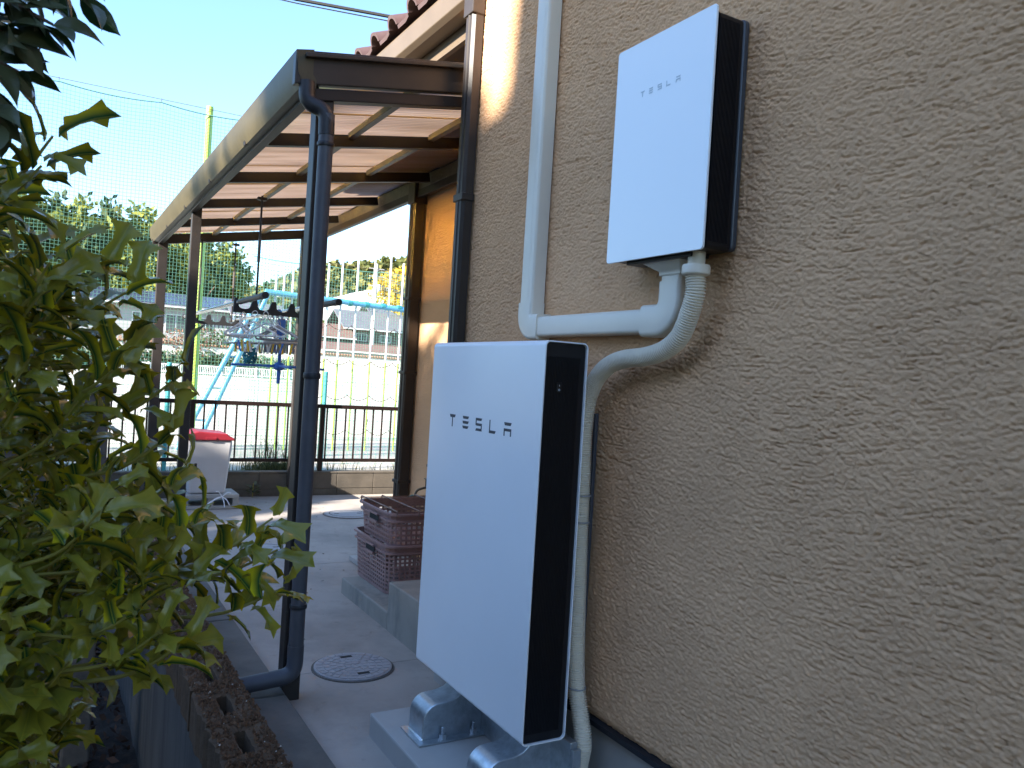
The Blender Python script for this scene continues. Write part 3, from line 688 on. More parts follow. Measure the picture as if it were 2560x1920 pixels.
# ------------------------------------------------------------------ manhole covers
def manhole(x, y, r, label, detail=True, rot=0.4):
    t = thing('manhole_cover', label, 'manhole cover', (x, y, 0), 'manhole covers in the courtyard')
    s = M(); n = 48
    s.lathe((x,y,0.0035), [(r*1.045,-0.003),(r*1.045,0.0),(r*1.0,0.001),(r*1.0,-0.003)], n); s.build('rim', m_concdark, t)
    M().lathe((x,y,0.002), [(r*.985,-0.003),(r*.985,0.006),(r*.965,0.008)], n).build('lid', m_cover, t)
    if detail:
        s = M()
        for ring, (r0, r1, cnt) in enumerate(((.08,.22,5),(.25,.40,10),(.43,.57,15),(.60,.74,20),(.77,.93,26))):
            for k in range(cnt):
                a0 = 2*PI*(k+.5*(ring % 2))/cnt+rot; a1 = a0+2*PI/cnt-0.035/((r0+r1)/2)
                p = [(x+r*q*math.cos(a), y+r*q*math.sin(a)) for q, a in ((r0,a0),(r1,a0),(r1,(a0+a1)/2),(r1,a1),(r0,a1),(r0,(a0+a1)/2))]
                s.prism(p, 0.0095, 0.0125, 'z')
        s.build('tread_pattern', m_cover, t, kind='stuff')
        for dx, dy in ((0.02,0.62),(0.06,-0.62)):
            M().box(x+dx*r-.026, x+dx*r+.026, y+dy*r-.011, y+dy*r+.011, 0.0126, 0.0134).build('lift_slot', m_slot, t)
    else:
        s = M(); s.lathe((x,y,0.010), [(r*.80,-0.002),(r*.80,0.0012),(r*.76,0.0012),(r*.76,-0.002)], n); s.build('ring_line', m_concdark, t)
        for dx in (-.5, .5): M().box(x+dx*r-.022, x+dx*r+.022, y-.008, y+.008, 0.0102, 0.0114).build('lift_slot', m_slot, t)
    return t
manhole(-0.250, 3.12, 0.172, 'round grey manhole cover with brick tread pattern nearest the battery plinth')
manhole(-0.330, 5.80, 0.150, 'ridged manhole cover left of the smooth round cover, half hidden by leaves')
manhole(-0.075, 5.545, 0.155, 'plain manhole cover with dark ring beside the near canopy post', False)
manhole(0.945, 6.77, 0.215, 'sunlit pale manhole cover behind the brown crates', False)

# ------------------------------------------------------------------ crates, rack, spray nozzle
def crate_sides(x0, x1, y0, y1, z0, z1, r, taper, nx=9, rows=9, hole=0.62):
    """lattice basket wall with real holes; returns mesh"""
    s = M(); per = []
    pts = rounded_rect(x0, x1, y0, y1, r, 3)
    # resample the rim evenly
    P = [Vector(p) for p in pts]+[Vector(pts[0])]; L = [0]
    for a, b in zip(P, P[1:]): L.append(L[-1]+(b-a).length)
    N = int(L[-1]/0.031); ring = []
    j = 0
    for k in range(N):
        d = L[-1]*k/N
        while L[j+1] < d: j += 1
        ring.append(P[j].lerp(P[j+1], (d-L[j])/(L[j+1]-L[j])))
    cx, cy = (x0+x1)/2, (y0+y1)/2; th = 0.003
    def at(u, h, inn):
        k = int(math.floor(u)) % N; f = u-math.floor(u); p = ring[k].lerp(ring[(k+1) % N], f)
        d = Vector((p.x-cx, p.y-cy)); q = 1-taper*(1-h)-inn/max(.05, d.length)
        return (cx+d.x*q, cy+d.y*q, lerp(z0, z1, h))
    def slab(u0, u1, h0, h1):
        b = len(s.v); s.v += [at(u0,h0,0),at(u1,h0,0),at(u1,h1,0),at(u0,h1,0),at(u0,h0,th),at(u1,h0,th),at(u1,h1,th),at(u0,h1,th)]
        s.f += [tuple(b+i for i in q) for q in ((0,1,2,3),(7,6,5,4),(0,4,5,1),(1,5,6,2),(2,6,7,3),(3,7,4,0))]
    hb = 0.06; ht = 0.83
    for k in range(N):
        slab(k, k+1, 0, hb); slab(k, k+1, ht, 1)
        g = (1-hole)/2
        slab(k, k+g, hb, ht); slab(k+1-g, k+1, hb, ht)
        for q in range(rows):
            h0 = lerp(hb, ht, q/rows); h1 = lerp(hb, ht, (q+1)/rows)
            slab(k+g, k+1-g, lerp(h0,h1,.58), h1)
    return s
def crate(label, x0, x1, y0, y1, z0, z1, rows):
    t = thing('plastic_crate', label, 'crate', ((x0+x1)/2, (y0+y1)/2, z0), 'stacked brown crates')
    crate_sides(x0, x1, y0, y1, z0, z1, 0.07, 0.06, rows=rows).build('basket_wall', m_crate, t, fix=False)
    for z, e in ((z1-0.012, 0.014), (z1-0.050, 0.008)):
        ring_z(x0-e, x1+e, y0-e, y1+e, z, z+0.012, 0.075, 0.016).build('rim', m_crate, t, smooth=True)
    M().prism(rounded_rect(x0+.03,x1-.03,y0+.03,y1-.03,0.06,4), z0+0.003, z0+0.009, 'z').build('base', m_crate, t)
    for ey in (y0-0.016, y1+0.016): pass
    ym = y0+0.24
    hd = M(); hd.bar((x0-0.020,ym-0.07,z1-0.030),(x0-0.020,ym+0.07,z1-0.030),0.010,0.010); hd.bar((x0-0.020,ym-0.065,z1-0.072),(x0-0.020,ym+0.065,z1-0.072),0.010,0.010)
    for q in (-.07,.07): hd.bar((x0-0.020,ym+q,z1-0.075),(x0-0.020,ym+q,z1-0.026),0.010,0.010)
    hd.build('handle', m_crate, t, bevel=0.002)
    M().box(x0-0.0155, x0-0.0125, ym-0.065, ym+0.065, z1-0.070, z1-0.034).build('handle_slot', m_slot, t)
    return t
def ring_z(x0, x1, y0, y1, z0, z1, r, w_):
    o = rounded_rect(x0,x1,y0,y1,r,4); i = rounded_rect(x0+w_,x1-w_,y0+w_,y1-w_,r-w_,4); s = M(); n = len(o)
    for z in (z0, z1):
        s.v += [(p[0],p[1],z) for p in o]; s.v += [(p[0],p[1],z) for p in i]
    for k in range(n):
        j = (k+1) % n; s.f += [(k,j,2*n+j,2*n+k),(n+k,3*n+k,3*n+j,n+j),(k,n+k,n+j,j),(2*n+k,2*n+j,3*n+j,3*n+k)]
    return s
crate('lower brown plastic basket crate standing on the low concrete step', 0.165, 0.72, 3.82, 4.40, 0.093, 0.365, 9)
crate('upper brown plastic basket crate under the wire rack', 0.185, 0.70, 3.84, 4.38, 0.352, 0.535, 5)
rk = thing('wire_rack', 'brown wire rack lying on top of the stacked crates', 'wire rack', (0.44, 4.1, 0.54))
s = M()
for k in range(17): y = 3.845+k*0.0335; s.tube([(0.19,y,0.545),(0.695,y,0.545)], 0.0024, 6)
s.build('bars', m_wire, rk, smooth=True)
s = M()
for x in (0.205, 0.335, 0.55, 0.68): s.tube(arc_path([(x,3.822,0.520),(x,3.822,0.552),(x,4.398,0.552),(x,4.398,0.520)],4,.01), 0.0038, 6)
s.build('cross_wires', m_wire, rk, smooth=True)
rr = random.Random(9); s = M()
for k in range(46):
    x = rr.uniform(.24,.66); y = rr.uniform(3.86,4.0); z = rr.uniform(.372,.47); r = rr.uniform(.008,.022)
    s.poly([(x-r,y,z),(x,y-r*rr.random(),z-r*.6),(x+r,y+r*rr.uniform(-1,1),z),(x,y,z+r*rr.random())])
tag(s.build('paper_scraps', pmat('pale_scraps', (0.42,0.40,0.38), 0.7, var=0.3, vscale=30), fix=False), 'pale crumpled scraps lying inside the upper brown crate', 'scraps', kind='stuff')
nz = thing('spray_nozzle', 'small verdigris green sprinkler nozzle on the tap beside the white battery', 'nozzle', (0.70, 4.75, 0.47))
M().lathe((0,0,0), [(0.012,0.0),(0.022,-0.010),(0.038,-0.026),(0.042,-0.036),(0.038,-0.042)], 18).build('head', m_teal, nz, smooth=True, ang=50).rotation_euler = (0.15, 0.35, 0)
for ch in nz.children: ch.location = (0.0, 0, 0.02)
ch.data.transform(Matrix.Translation(wloc(nz)))
M().tube(arc_path([(0.705,4.75,0.489),(0.72,4.75,0.525),(0.775,4.73,0.545),(0.818,4.72,0.545)],5,.03), 0.008, 10).build('pipe', m_brass, nz, smooth=True)
M().bar((0.775,4.70,0.60),(0.775,4.76,0.60),0.010,0.006).build('tap_handle', m_brass, nz, bevel=0.001)
M().tube([(0.775,4.73,0.545),(0.775,4.73,0.598)],0.006,8).build('tap_stem', m_brass, nz)

# ------------------------------------------------------------------ far boundary: block wall, railing, bin
bw = thing('block_wall', 'low weathered concrete block wall closing the far end of the courtyard', 'block wall', (0.5, 7.97, 0))
M().box(-3.6, 3.0, 7.935, 8.03, -0.75, 0.21).build('mortar_core', m_concdark, bw)
for row, (z0, z1) in enumerate(((-0.02,0.062),(0.068,0.222))):
    for k in range(17):
        x0 = -3.6+k*0.40+(0.20 if 0 else 0); M().box(x0+0.003, x0+0.397, 7.925, 7.9345, z0, z1).build('block', m_block, bw, bevel=0.003)
for k in range(9): M().box(-3.6+k*0.8+.002, -3.6+(k+1)*0.8-.002, 7.92, 8.035, 0.2235, 0.243).build('cap_stone', m_block, bw, bevel=0.003)
rl = thing('railing', 'dark bronze balustrade railing on top of the far block wall', 'railing', (0.5, 7.97, 0.24))
M().bar((-1.9,7.97,0.915),(2.95,7.97,0.915),0.045,0.040).build('top_rail', m_rail, rl, bevel=0.004)
M().bar((-1.9,7.97,0.355),(2.95,7.97,0.355),0.035,0.035).build('bottom_rail', m_rail, rl, bevel=0.003)
bm_ = M().box(-0.0075,0.0075,-0.0075,0.0075,0,0.525).mesh('baluster')
for k in range(48):
    x = -1.86+k*0.101
    o = link('baluster', bm_, m_rail, rl); o.location = Vector((x, 7.97, 0.372))-wloc(rl)
for x in (-1.86, -0.25, 1.02, 2.30): M().box(x-.022, x+.022, 7.948, 7.992, 0.243, 0.895).build('rail_post', m_rail, rl, bevel=0.003)
bn = thing('waste_bin', 'pale plastic bin with red lid standing at the far railing', 'bin', (-0.19, 7.42, 0.13))
def frustum(x0,x1,y0,y1,z0,z1,t):
    s = M(); s.v = [(x0+t,y0+t,z0),(x1-t,y0+t,z0),(x1-t,y1-t,z0),(x0+t,y1-t,z0),(x0,y0,z1),(x1,y0,z1),(x1,y1,z1),(x0,y1,z1)]
    s.f = [(3,2,1,0),(4,5,6,7),(0,1,5,4),(1,2,6,5),(2,3,7,6),(3,0,4,7)]; return s
frustum(-0.385,-0.005,7.22,7.56,0.135,0.612,0.035).build('body', m_binw, bn, bevel=0.02, seg=3)
s = M(); s.prism([(-0.398,0.612),(0.008,0.612),(0.008,0.632),(-0.03,0.650),(-0.06,0.672),(-0.30,0.690),(-0.36,0.672),(-0.398,0.634)], 7.205, 7.575, 'y'); lid = s.build('lid', m_red, bn, bevel=0.010, seg=3)
M().box(-0.24,-0.15,7.198,7.206,0.618,0.640).build('lid_latch', m_red, lid, bevel=0.002)
M().box(-0.318,-0.296,7.235,7.2475,0.30,0.56).build('bin_strap', m_slot, bn)
cb = thing('concrete_block', 'hollow concrete block lying under the red lidded bin', 'concrete block', (-0.15, 7.35, 0))
s = M(); s.box(-0.40,0.075,7.22,7.58,0.098,0.131); s.build('block_top', m_pad, cb, bevel=0.004)
M().box(-0.40,0.075,7.22,7.58,0.003,0.030).build('block_bottom', m_pad, cb, bevel=0.004)
for x in (-0.40,-0.19,0.025): M().box(x, x+0.05, 7.24, 7.56, 0.030, 0.098).build('block_web', m_pad, cb)
s = M()
for (dx, dz, dy) in ((-.10,-.05,-.03),(.07,.035,-.02),(-.06,.05,-.02),(.06,-.07,-.03),(.02,-.09,-.03),(-.17,-.09,-.05)):
    c = (-0.075,7.205,0.115); s.tube(arc_path([c,(c[0]+dx*.6,c[1]+dy,c[2]+dz*.6+.02),(c[0]+dx,c[1]+dy*1.3,max(.01,c[2]+dz))],4,.03),0.005,5)
tag(s.build('string_bow', m_string, smooth=True), 'white plastic string tied in a bow on the block under the bin', 'string')
gp = thing('gatepost', 'short dark stone gatepost half hidden behind the holly', 'gatepost', (-1.27, 4.0, -0.7))
M().box(-1.335,-1.215,3.94,4.06,-0.75,1.125).build('shaft', m_stone, gp, bevel=0.01); M().box(-1.36,-1.19,3.92,4.08,1.127,1.165).build('cap', m_stone, gp, bevel=0.008)
# dark garden wall section behind the bush
gwall = thing('garden_wall', 'dark weathered garden wall behind the holly bush at left', 'garden wall', (-2.6, 4.5, -0.7))
for r in range(8):
    for k in range(6): M().box(-4.2+k*.46+(.23 if r % 2 else 0), -4.2+k*.46+.452+(.23 if r % 2 else 0), 4.30, 4.42, -0.70+r*.21, -0.70+r*.21+.204).build('block', m_stone, gwall, bevel=0.004)

# ------------------------------------------------------------------ laundry under the canopy
def pole_holder(y, x0, x1, zarm, ztop, rods, label):
    t = thing('pole_holder', label, 'laundry bracket', ((x0+x1)/2, y, ztop), 'hanging laundry pole brackets')
    for x in rods:
        r = M().tube([(x,y,zarm+.01),(x,y,ztop)], 0.0065, 8).build('rod', m_frame, t, smooth=True)
        M().tube([(x,y,zarm+.30),(x,y,zarm+.44)], 0.0095, 8).build('sleeve', m_purlin, r, smooth=True)
        M().box(x-.028,x+.028,y-.018,y+.018,ztop-.028,ztop-.010).build('clamp', m_frame, r, bevel=0.003)
    s = M(); h = 0.062; n = 4; pts = [(x0,zarm-.022)]; sp = (x1-x0)/n
    top = []
    for k in range(n):
        a = x0+k*sp; top += [(a+.004, zarm+h*(1.1 if k == 0 else 1.0)), (a+.024, zarm+h), (a+.030, zarm+.030)]
        for q in range(7): an = PI+PI*q/6; top.append((a+.030+.5*(sp-.042)*(1+math.cos(an)), zarm+.022+.020*math.sin(an)))
        top.append((a+sp-.006, zarm+.045))
    top += [(x1, zarm+h), (x1, zarm-.022)]
    prof = [(x0, zarm-.022)]+top
    s.prism(prof, y-.012, y+.012, 'y'); arm = s.build('notched_arm', m_blkr, t)
    s = M(); k = x0+.02
    while k < x1-.01: s.tube([(k,y,zarm-.022),(k-.006,y,zarm-.032),(k,y,zarm-.042),(k+.007,y,zarm-.036)], 0.0022, 5); k += .032
    s.build('peg_hooks', m_blkr, arm)
    return t
ZP = 1.655
pole_holder(4.87, -0.515, -0.055, ZP-0.018, 2.345, (-0.38,-0.097), 'black notched laundry pole bracket nearer the front post')
pole_holder(6.87, -0.455, 0.005, ZP-0.018, 2.325, (-0.415,-0.145), 'black notched laundry pole bracket farther back under the canopy')
def lpole(x, y0, y1, label):
    t = thing('laundry_pole', label, 'pole', (x, (y0+y1)/2, ZP+.02), 'laundry poles')
    M().tube([(x,y0+.05,ZP+.02),(x,y1-.05,ZP+.02)], 0.014, 12).build('tube', m_steel, t, smooth=True)
    M().tube([(x,y0-.30,ZP+.02),(x,y0+.34,ZP+.02)], 0.0165, 12).build('sleeve', m_dkgrey, t, smooth=True)
    for q in (y0-.32, y1-.04): M().tube([(x,q,ZP+.02),(x,q+.08,ZP+.02)], 0.019, 12).build('end_cap', m_blkr, t, smooth=True)
lpole(-0.49, 4.46, 7.1, 'silver laundry pole with black tip lying in the left notches of the brackets')
lpole(-0.10, 4.42, 7.1, 'grey laundry pole passing behind the near canopy post')
def hanger(x, y, z, rot, m, label, scale=1.0, tilt=0.0):
    t = thing('clothes_hanger', label, 'hanger', (x, y, z), 'clothes hangers')
    s = M(); hk = [(.018*math.cos(a)-.0, 0, .02+.018*math.sin(a)) for a in [PI*(1.15-1.5*k/9) for k in range(10)]]
    s.tube(hk+[(0,0,-.005),(0,0,-.03)], 0.0028, 6); 
    body = M(); w2, dz = .19*scale, .085*scale
    body.tube(arc_path([(0,0,-.03),(w2,0,-.03-dz),(w2*.92,0,-.045-dz),(-w2*.92,0,-.045-dz),(-w2,0,-.03-dz),(0,0,-.03)],5,.02), 0.0055, 6)
    o1 = link('hook', s.mesh('hook'), m, t, smooth=True); o2 = link('shoulders', body.mesh('shoulders'), m, t, smooth=True)
    t.rotation_euler = (tilt, 0, rot); return t
rr = random.Random(21)
HL = [('white' if k < 8 else 'grey')+' plastic clothes hanger on the near bracket, '+q for k, q in enumerate(('leftmost and lowest','second from the left','third, turned edge on','fourth, behind the blue stem','nearest the front','farthest back','hooked beside the rod','rightmost of the white ones','nearest the post','between the white ones','at the back'))]
for k in range(11):
    hanger(rr.uniform(-.46,-.20), 4.87+rr.uniform(-.16,.22), ZP-.062-rr.uniform(0,.02), rr.uniform(-.9,.9)+PI/2, m_whiteplastic if k < 8 else m_greyp, HL[k], .8, rr.uniform(-.3,.3))
# rectangular peg hanger with yellow pegs
ph = thing('peg_hanger', 'white wire peg hanger with yellow and blue clothes pegs under the near bracket', 'peg hanger', (-0.35, 4.80, 1.45))
s = M(); zf = 1.425
x0, x1, y0, y1 = -0.535, -0.10, 4.62, 4.98
s.tube([(x0,y0,zf),(x1,y0,zf+.02),(x1,y1,zf+.02),(x0,y1,zf),(x0,y0,zf)], 0.004, 6); s.tube([(x0,(y0+y1)/2,zf),(x1,(y0+y1)/2,zf+.02)], 0.004, 6); s.tube([((x0+x1)/2,y0,zf+.01),((x0+x1)/2,y1,zf+.01)], 0.004, 6)
s.build('frame', m_greyp, ph)
s = M()
for c in ((x0,y0),(x1,y0),(x1,y1),(x0,y1)): s.tube([(c[0],c[1],zf+.01),(-0.33,4.80,1.60)], 0.0024, 5)
s.build('chains', m_whiteplastic, ph)
for k in range(30):
    x = rr.uniform(x0,x1); y = rr.choice((y0,y1,(y0+y1)/2))
    M().bar((x,y,zf+.014),(x+rr.uniform(-.02,.02),y+rr.uniform(-.01,.01),zf-.05),.009,.012,(0,1,0)).build('clothes_peg', (m_yellow, m_whiteplastic, m_blue, m_yellow, m_whiteplastic)[k % 5], ph)
rh = thing('round_peg_hanger', 'round grey peg hanger with a fringe of grey pegs', 'peg hanger', (-0.17, 4.95, 1.46))
ring = [(-0.16+.13*math.cos(2*PI*k/20), 4.95+.13*math.sin(2*PI*k/20), 1.455) for k in range(21)]
M().tube(ring, 0.014, 8, cap=False).build('ring', m_whiteplastic, rh, smooth=True)
s = M()
for k in range(3): a = 2*PI*k/3; s.tube([(-0.16+.13*math.cos(a),4.95+.13*math.sin(a),1.455),(-0.16,4.95,1.61)],0.0024,5)
s.build('cords', m_greyp, rh)
for k in range(20):
    p = ring[k]; M().box(p[0]-.006,p[0]+.006,p[1]-.005,p[1]+.005,1.385,1.445).build('clothes_peg', m_greyp, rh)
oc = thing('cross_hanger', 'blue plastic folding hanger with cross arms hanging lowest of the laundry gear', 'hanger', (-0.22, 4.88, 1.30))
s = M(); s.bar((-0.215,4.88,1.19),(-0.215,4.88,1.50),0.020,0.014,(0,1,0)); s.bar((-0.215,4.88,1.50),(-0.215,4.88,1.60),0.05,0.012,(0,1,0)); s.build('stem', m_blue, oc, bevel=0.003)
M().tube(arc_path([(-.215,4.88,1.60),(-.215,4.88,1.635),(-.235,4.88,1.66),(-.255,4.88,1.63)],4,.015),0.005,6).build('hook', m_blue, oc)
for a in (0.02, PI/2+.1, PI+.02, 3*PI/2+.1):
    L = .29 if abs(math.cos(a)) > .5 else .2
    M().bar((-0.215+.015*math.cos(a),4.88+.015*math.sin(a),1.302),(-0.215+L*math.cos(a),4.88+L*math.sin(a),1.296),0.026,0.015).build('arm', m_blue, oc, bevel=0.003)
M().lathe((-0.215,4.88,1.275), [(0.02,0),(0.034,.012),(0.034,.036),(0.02,.05)], 12).build('hub', m_blue, oc, smooth=True)
nb = thing('net_bag', 'teal net bag bunched up and hanging under the peg hanger', 'net bag', (-0.40, 4.86, 1.40))
s = M()
for k in range(7):
    z = 1.395-.013*k; r = .024+.012*math.sin(PI*(k+1)/8)
    s.tube([(-0.40+r*math.cos(2*PI*q/12)*1.1,4.86+r*math.sin(2*PI*q/12),z+.008*math.sin(q*1.7+k)) for q in range(13)],0.006,6,cap=False)
s.build('netting', m_tealbag, nb, smooth=True)
M().tube([(-.40,4.86,1.40),(-.39,4.86,1.43)],0.004,6).build('cord', m_yellow, nb)

# ------------------------------------------------------------------ mesh fence, ball net, climbing frames
mf = thing('mesh_fence', 'green welded wire mesh fence with turquoise posts just behind the railing', 'fence', (0.5, 8.85, 0.14))
for x in (-4.2, -2.1, -0.37, 1.30, 2.95, 4.6):
    p = M().tube([(x,8.85,0.14),(x,8.85,1.255)], 0.024, 12).build('fence_post', m_turq, mf, smooth=True); M().lathe((x,8.85,1.255),[(0.025,0),(0.026,.004),(0.018,.018)],12).build('post_cap', m_turq, p, smooth=True)
s = M()
for k in range(int(9/0.05)): x = -4.2+k*0.05; s.bar((x,8.83,0.20),(x,8.83,1.235),0.0024,0.0024,(0,1,0))
z = 0.22
while z < 1.24: s.bar((-4.2,8.826,z),(4.75,8.826,z),0.0026,0.0026); z += 0.10 if .4 < z < 1.1 else 0.05
s.build('wire_mesh', m_mesh, mf, kind='stuff', fix=False)
def ball_net(label, y, x0, x1, z0, ztop, cell, poles, sag, mpost, hooks, tw, slope=0.0):
    t = thing('ball_net', label, 'net', ((x0+x1)/2, y, z0), 'ball nets round the playground')
    def zt(x):
        # the head rope sags between its hooks
        k = (x-x0)/hooks; f = k-math.floor(k); return ztop+slope*(x-x0)-sag*4*f*(1-f)
    s = M(); n = int((x1-x0)/cell)
    for k in range(n+1):
        x = x0+k*cell; s.bar((x,y,z0),(x+0.004*math.sin(k*1.3),y,zt(x)),tw,tw,(0,1,0))
    rows = int((ztop-z0)/cell); seg = int((x1-x0)/.25)
    for r in range(rows):
        z = z0+r*cell
        for q in range(seg):
            xa, xb = lerp(x0,x1,q/seg), lerp(x0,x1,(q+1)/seg)
            fa, fb = (zt(xa)-z0)/(ztop-z0), (zt(xb)-z0)/(ztop-z0)
            s.bar((xa,y,z0+(z-z0)*fa),(xb,y,z0+(z-z0)*fb),tw,tw)
    s.build('netting', m_net, t, kind='stuff', fix=False)
    s = M(); m = int((x1-x0)/.05)
    s.tube([(lerp(x0,x1,k/m),y,zt(lerp(x0,x1,k/m))) for k in range(m+1)],0.007,5); s.build('head_rope', m_net, t)
    s = M(); s.tube([(x0,y,ztop+.035),(x1,y,ztop+.035+slope*(x1-x0))],0.003,5); k = x0
    while k < x1: s.bar((k,y,zt(k)),(k,y,ztop+.045+slope*(k-x0)),.006,.006,(0,1,0)); k += hooks
    s.build('support_wire', m_chain, t)
    for (px, r, top) in poles: 
        M().tube([(px,y+.05,z0-.05),(px,y+.05,top)], r, 16).build('net_pole', mpost, t, smooth=True)
    return t
ball_net('tall green ball net with yellow green pole left of the canopy', 9.80, -5.6, 1.45, 0.16, 4.22, 0.040, ((0.03,0.040,4.30),(-4.6,0.040,4.30)), 0.035, m_limepost, 1.02, 0.0030)
ball_net('lower ball net beyond the climbing poles, seen right of the near canopy post', 12.6, 1.2, 6.2, 0.16, 2.98, 0.045, ((6.1,0.04,3.1),), 0.03, m_limepost, 1.1, 0.0030)
clm = thing('climbing_poles', 'row of lime climbing poles, sunlit tops coloured white, under a light blue bar with chains', 'climbing frame', (2.1, 11.05, 0.12))
M().tube([(1.046,11.0,2.307),(1.40,11.0,2.300),(3.35,11.0,2.245)], 0.040, 14).build('top_bar', m_sky, clm, smooth=True)
for x, tp in ((1.20,2.60),(1.31,2.62),(1.43,2.66),(1.93,2.80),(2.13,2.931),(2.36,3.076),(2.615,3.005),(2.86,3.047),(3.06,2.944)):
    p = M().tube([(x,11.06,0.10),(x,11.06,tp)], 0.0125, 10).build('climbing_pole', m_limepost, clm, smooth=True); M().tube([(x,11.06,1.45),(x,11.06,tp+.002)],0.0138,10).build('sunlit_upper', m_whitep, p, smooth=True)  # white sleeve stands in for the overexposed, sunlit upper length of each pole
for x in (2.0,2.25,2.5,2.75,3.0,3.25): M().tube([(x-.03,11.0,2.27),(x+.03,11.0,2.27)],0.044,14).build('bar_clamp', m_turq, clm, smooth=True)
s = M()
def chain(a, b, sagz, n=14):
    a = Vector(a); b = Vector(b); pts = [a.lerp(b, k/n)-Vector((0,0,sagz*4*(k/n)*(1-k/n))) for k in range(n+1)]
    for k, (p, q) in enumerate(zip(pts, pts[1:])): s.bar(p, q.lerp(p,.12), .012 if k % 2 else .005, .005 if k % 2 else .012)
for x in (1.62,1.95,2.28,2.61,2.94,3.27):
    chain((x,11.0,2.24),(x,11.0,0.35),0,44)
    for z in (0.45,0.95,1.45,1.95):
        if x < 3.2: chain((x,11.0,z),(x+.33,11.0,z-.01),.07)
s.build('chain_net', m_chain, clm, kind='stuff')
ld = thing('slide_ladder', 'two slanting light blue legs of the playground frame left of the chain net', 'play frame', (0.6, 11.0, 0.1))
for a, b in (((0.985,11.0,2.25),(0.02,11.0,0.10)),((1.075,11.0,2.26),(0.24,11.0,0.10))): M().tube([a,b],0.034,12).build('leg', m_sky, ld, smooth=True)
for f in (.2,.4,.6,.8): M().bar((lerp(.985,.02,f),11.0,lerp(2.25,.1,f)),(lerp(1.075,.24,f),11.0,lerp(2.26,.1,f)),.02,.02).build('rung', m_sky, ld)
tag(M().lathe((-0.62,10.6,0.50),[(0.02,-.20),(0.11,-.17),(0.19,-.08),(0.21,0),(0.19,.08),(0.11,.17),(0.02,.20)],16).build('white_ball', m_whitep, smooth=True), 'round white play ball ornament behind the mesh fence beyond the bin', 'ball') if False else None

# ------------------------------------------------------------------ weeds
def weeds(name, pts, n, hmin, hmax, m, label, cat, parent=None, seed=1):
    s = M(); rr = random.Random(seed)
    for _ in range(n):
        x0, x1, y0, y1, z = rr.choice(pts); x = rr.uniform(x0,x1); y = rr.uniform(y0,y1); h = rr.uniform(hmin,hmax); a = rr.uniform(0,2*PI); L = h*rr.uniform(.2,.7); wd = .004
        p0 = Vector((x,y,z)); p1 = Vector((x+L*.35*math.cos(a),y+L*.35*math.sin(a),z+h*.65)); p2 = Vector((x+L*math.cos(a),y+L*math.sin(a),z+h*rr.uniform(.75,1)))
        d = Vector((-math.sin(a),math.cos(a),0))*wd
        b = len(s.v); s.v += [tuple(p0-d),tuple(p0+d),tuple(p1+d*.8),tuple(p1-d*.8),tuple(p2)]; s.f += [(b,b+1,b+2,b+3),(b+3,b+2,b+4)]
    o = s.build(name, m, fix=False); tag(o, label, cat, kind='stuff'); return o
m_grass = leafmat('weed_blade', (0.05,0.07,0.02), (0.18,0.17,0.07), 0.6, 0.3)
weeds('weeds', [(0.35,0.95,8.1,8.6,.14),(0.5,0.85,8.1,8.4,.14),(-1.5,2.6,8.05,8.3,.14)], 1700, 0.05, 0.24, m_grass, 'dry grass and weeds growing along the foot of the mesh fence', 'weeds', seed=3)
weeds('tall_weeds', [(0.45,0.95,8.15,8.5,.14)], 90, 0.30, 0.55, m_grass, 'taller grass stalks leaning by the railing left of the near post', 'weeds', seed=4)

# ------------------------------------------------------------------ leaves
def holly_leaf_mesh(seed, L=0.050):
    """Chinese holly: near-rectangular blade, spines at both ends, concave sides, folded and bowed"""
    rr = random.Random(seed)
    half = [(0.0,0.02),(0.08,0.10),(0.14,0.20),(0.24,0.165),(0.46,0.13),(0.68,0.165),(0.88,0.34),(0.93,0.14),(1.06,0.0)]
    fold = rr.uniform(.7,1.5); bow = rr.uniform(.2,.55); tw = rr.uniform(-.35,.35)
    s = M(); rows = []
    for u, v in half:
        row = []
        for sgn in (-1, -.5, 0, .5, 1):
            vv = v*sgn*rr.uniform(.92,1.08); dn = -fold*abs(vv)*.0+fold*abs(vv)*(.55)
            spine = -0.16 if (v > .19 and abs(sgn) == 1) else 0
            z = dn - bow*(u-.4)**2 + spine + tw*vv*u
            row.append((u*L, vv*L, z*L))
        rows.append(row)
    for r in rows: s.v += r
    for i in range(len(half)-1):
        for k in range(4): q = i*5+k; s.f.append((q, q+1, q+6, q+5))
    me = s.mesh('leaf', fix=False)
    uv = me.uv_layers.new(name='leaf')
    for lp in me.loops:
        vi = lp.vertex_index; u = half[vi//5][0]; side = (-1,-.5,0,.5,1)[vi % 5]*half[vi//5][1]
        uv.data[lp.index].uv = (u, side+.5)
    for p in me.polygons: p.use_smooth = True
    return me
def oval_leaf_mesh(seed, L=0.05):
    rr = random.Random(seed); half = [(0,.012),(.1,.12),(.25,.21),(.45,.25),(.65,.21),(.82,.12),(.93,.04),(1.02,0)]
    fold = rr.uniform(.2,.5); bow = rr.uniform(.1,.45); s = M()
    for u, v in half:
        for sgn in (-1,-.5,0,.5,1): vv = v*sgn; s.v.append((u*L, vv*L, (fold*abs(vv)-bow*(u-.3)**2)*L))
    for i in range(len(half)-1):
        for k in range(4): q = i*5+k; s.f.append((q,q+1,q+6,q+5))
    me = s.mesh('leaf', fix=False); uv = me.uv_layers.new(name='leaf')
    for lp in me.loops:
        vi = lp.vertex_index; uv.data[lp.index].uv = (half[vi//5][0], (-1,-.5,0,.5,1)[vi % 5]*half[vi//5][1]+.5)
    for p in me.polygons: p.use_smooth = True
    return me
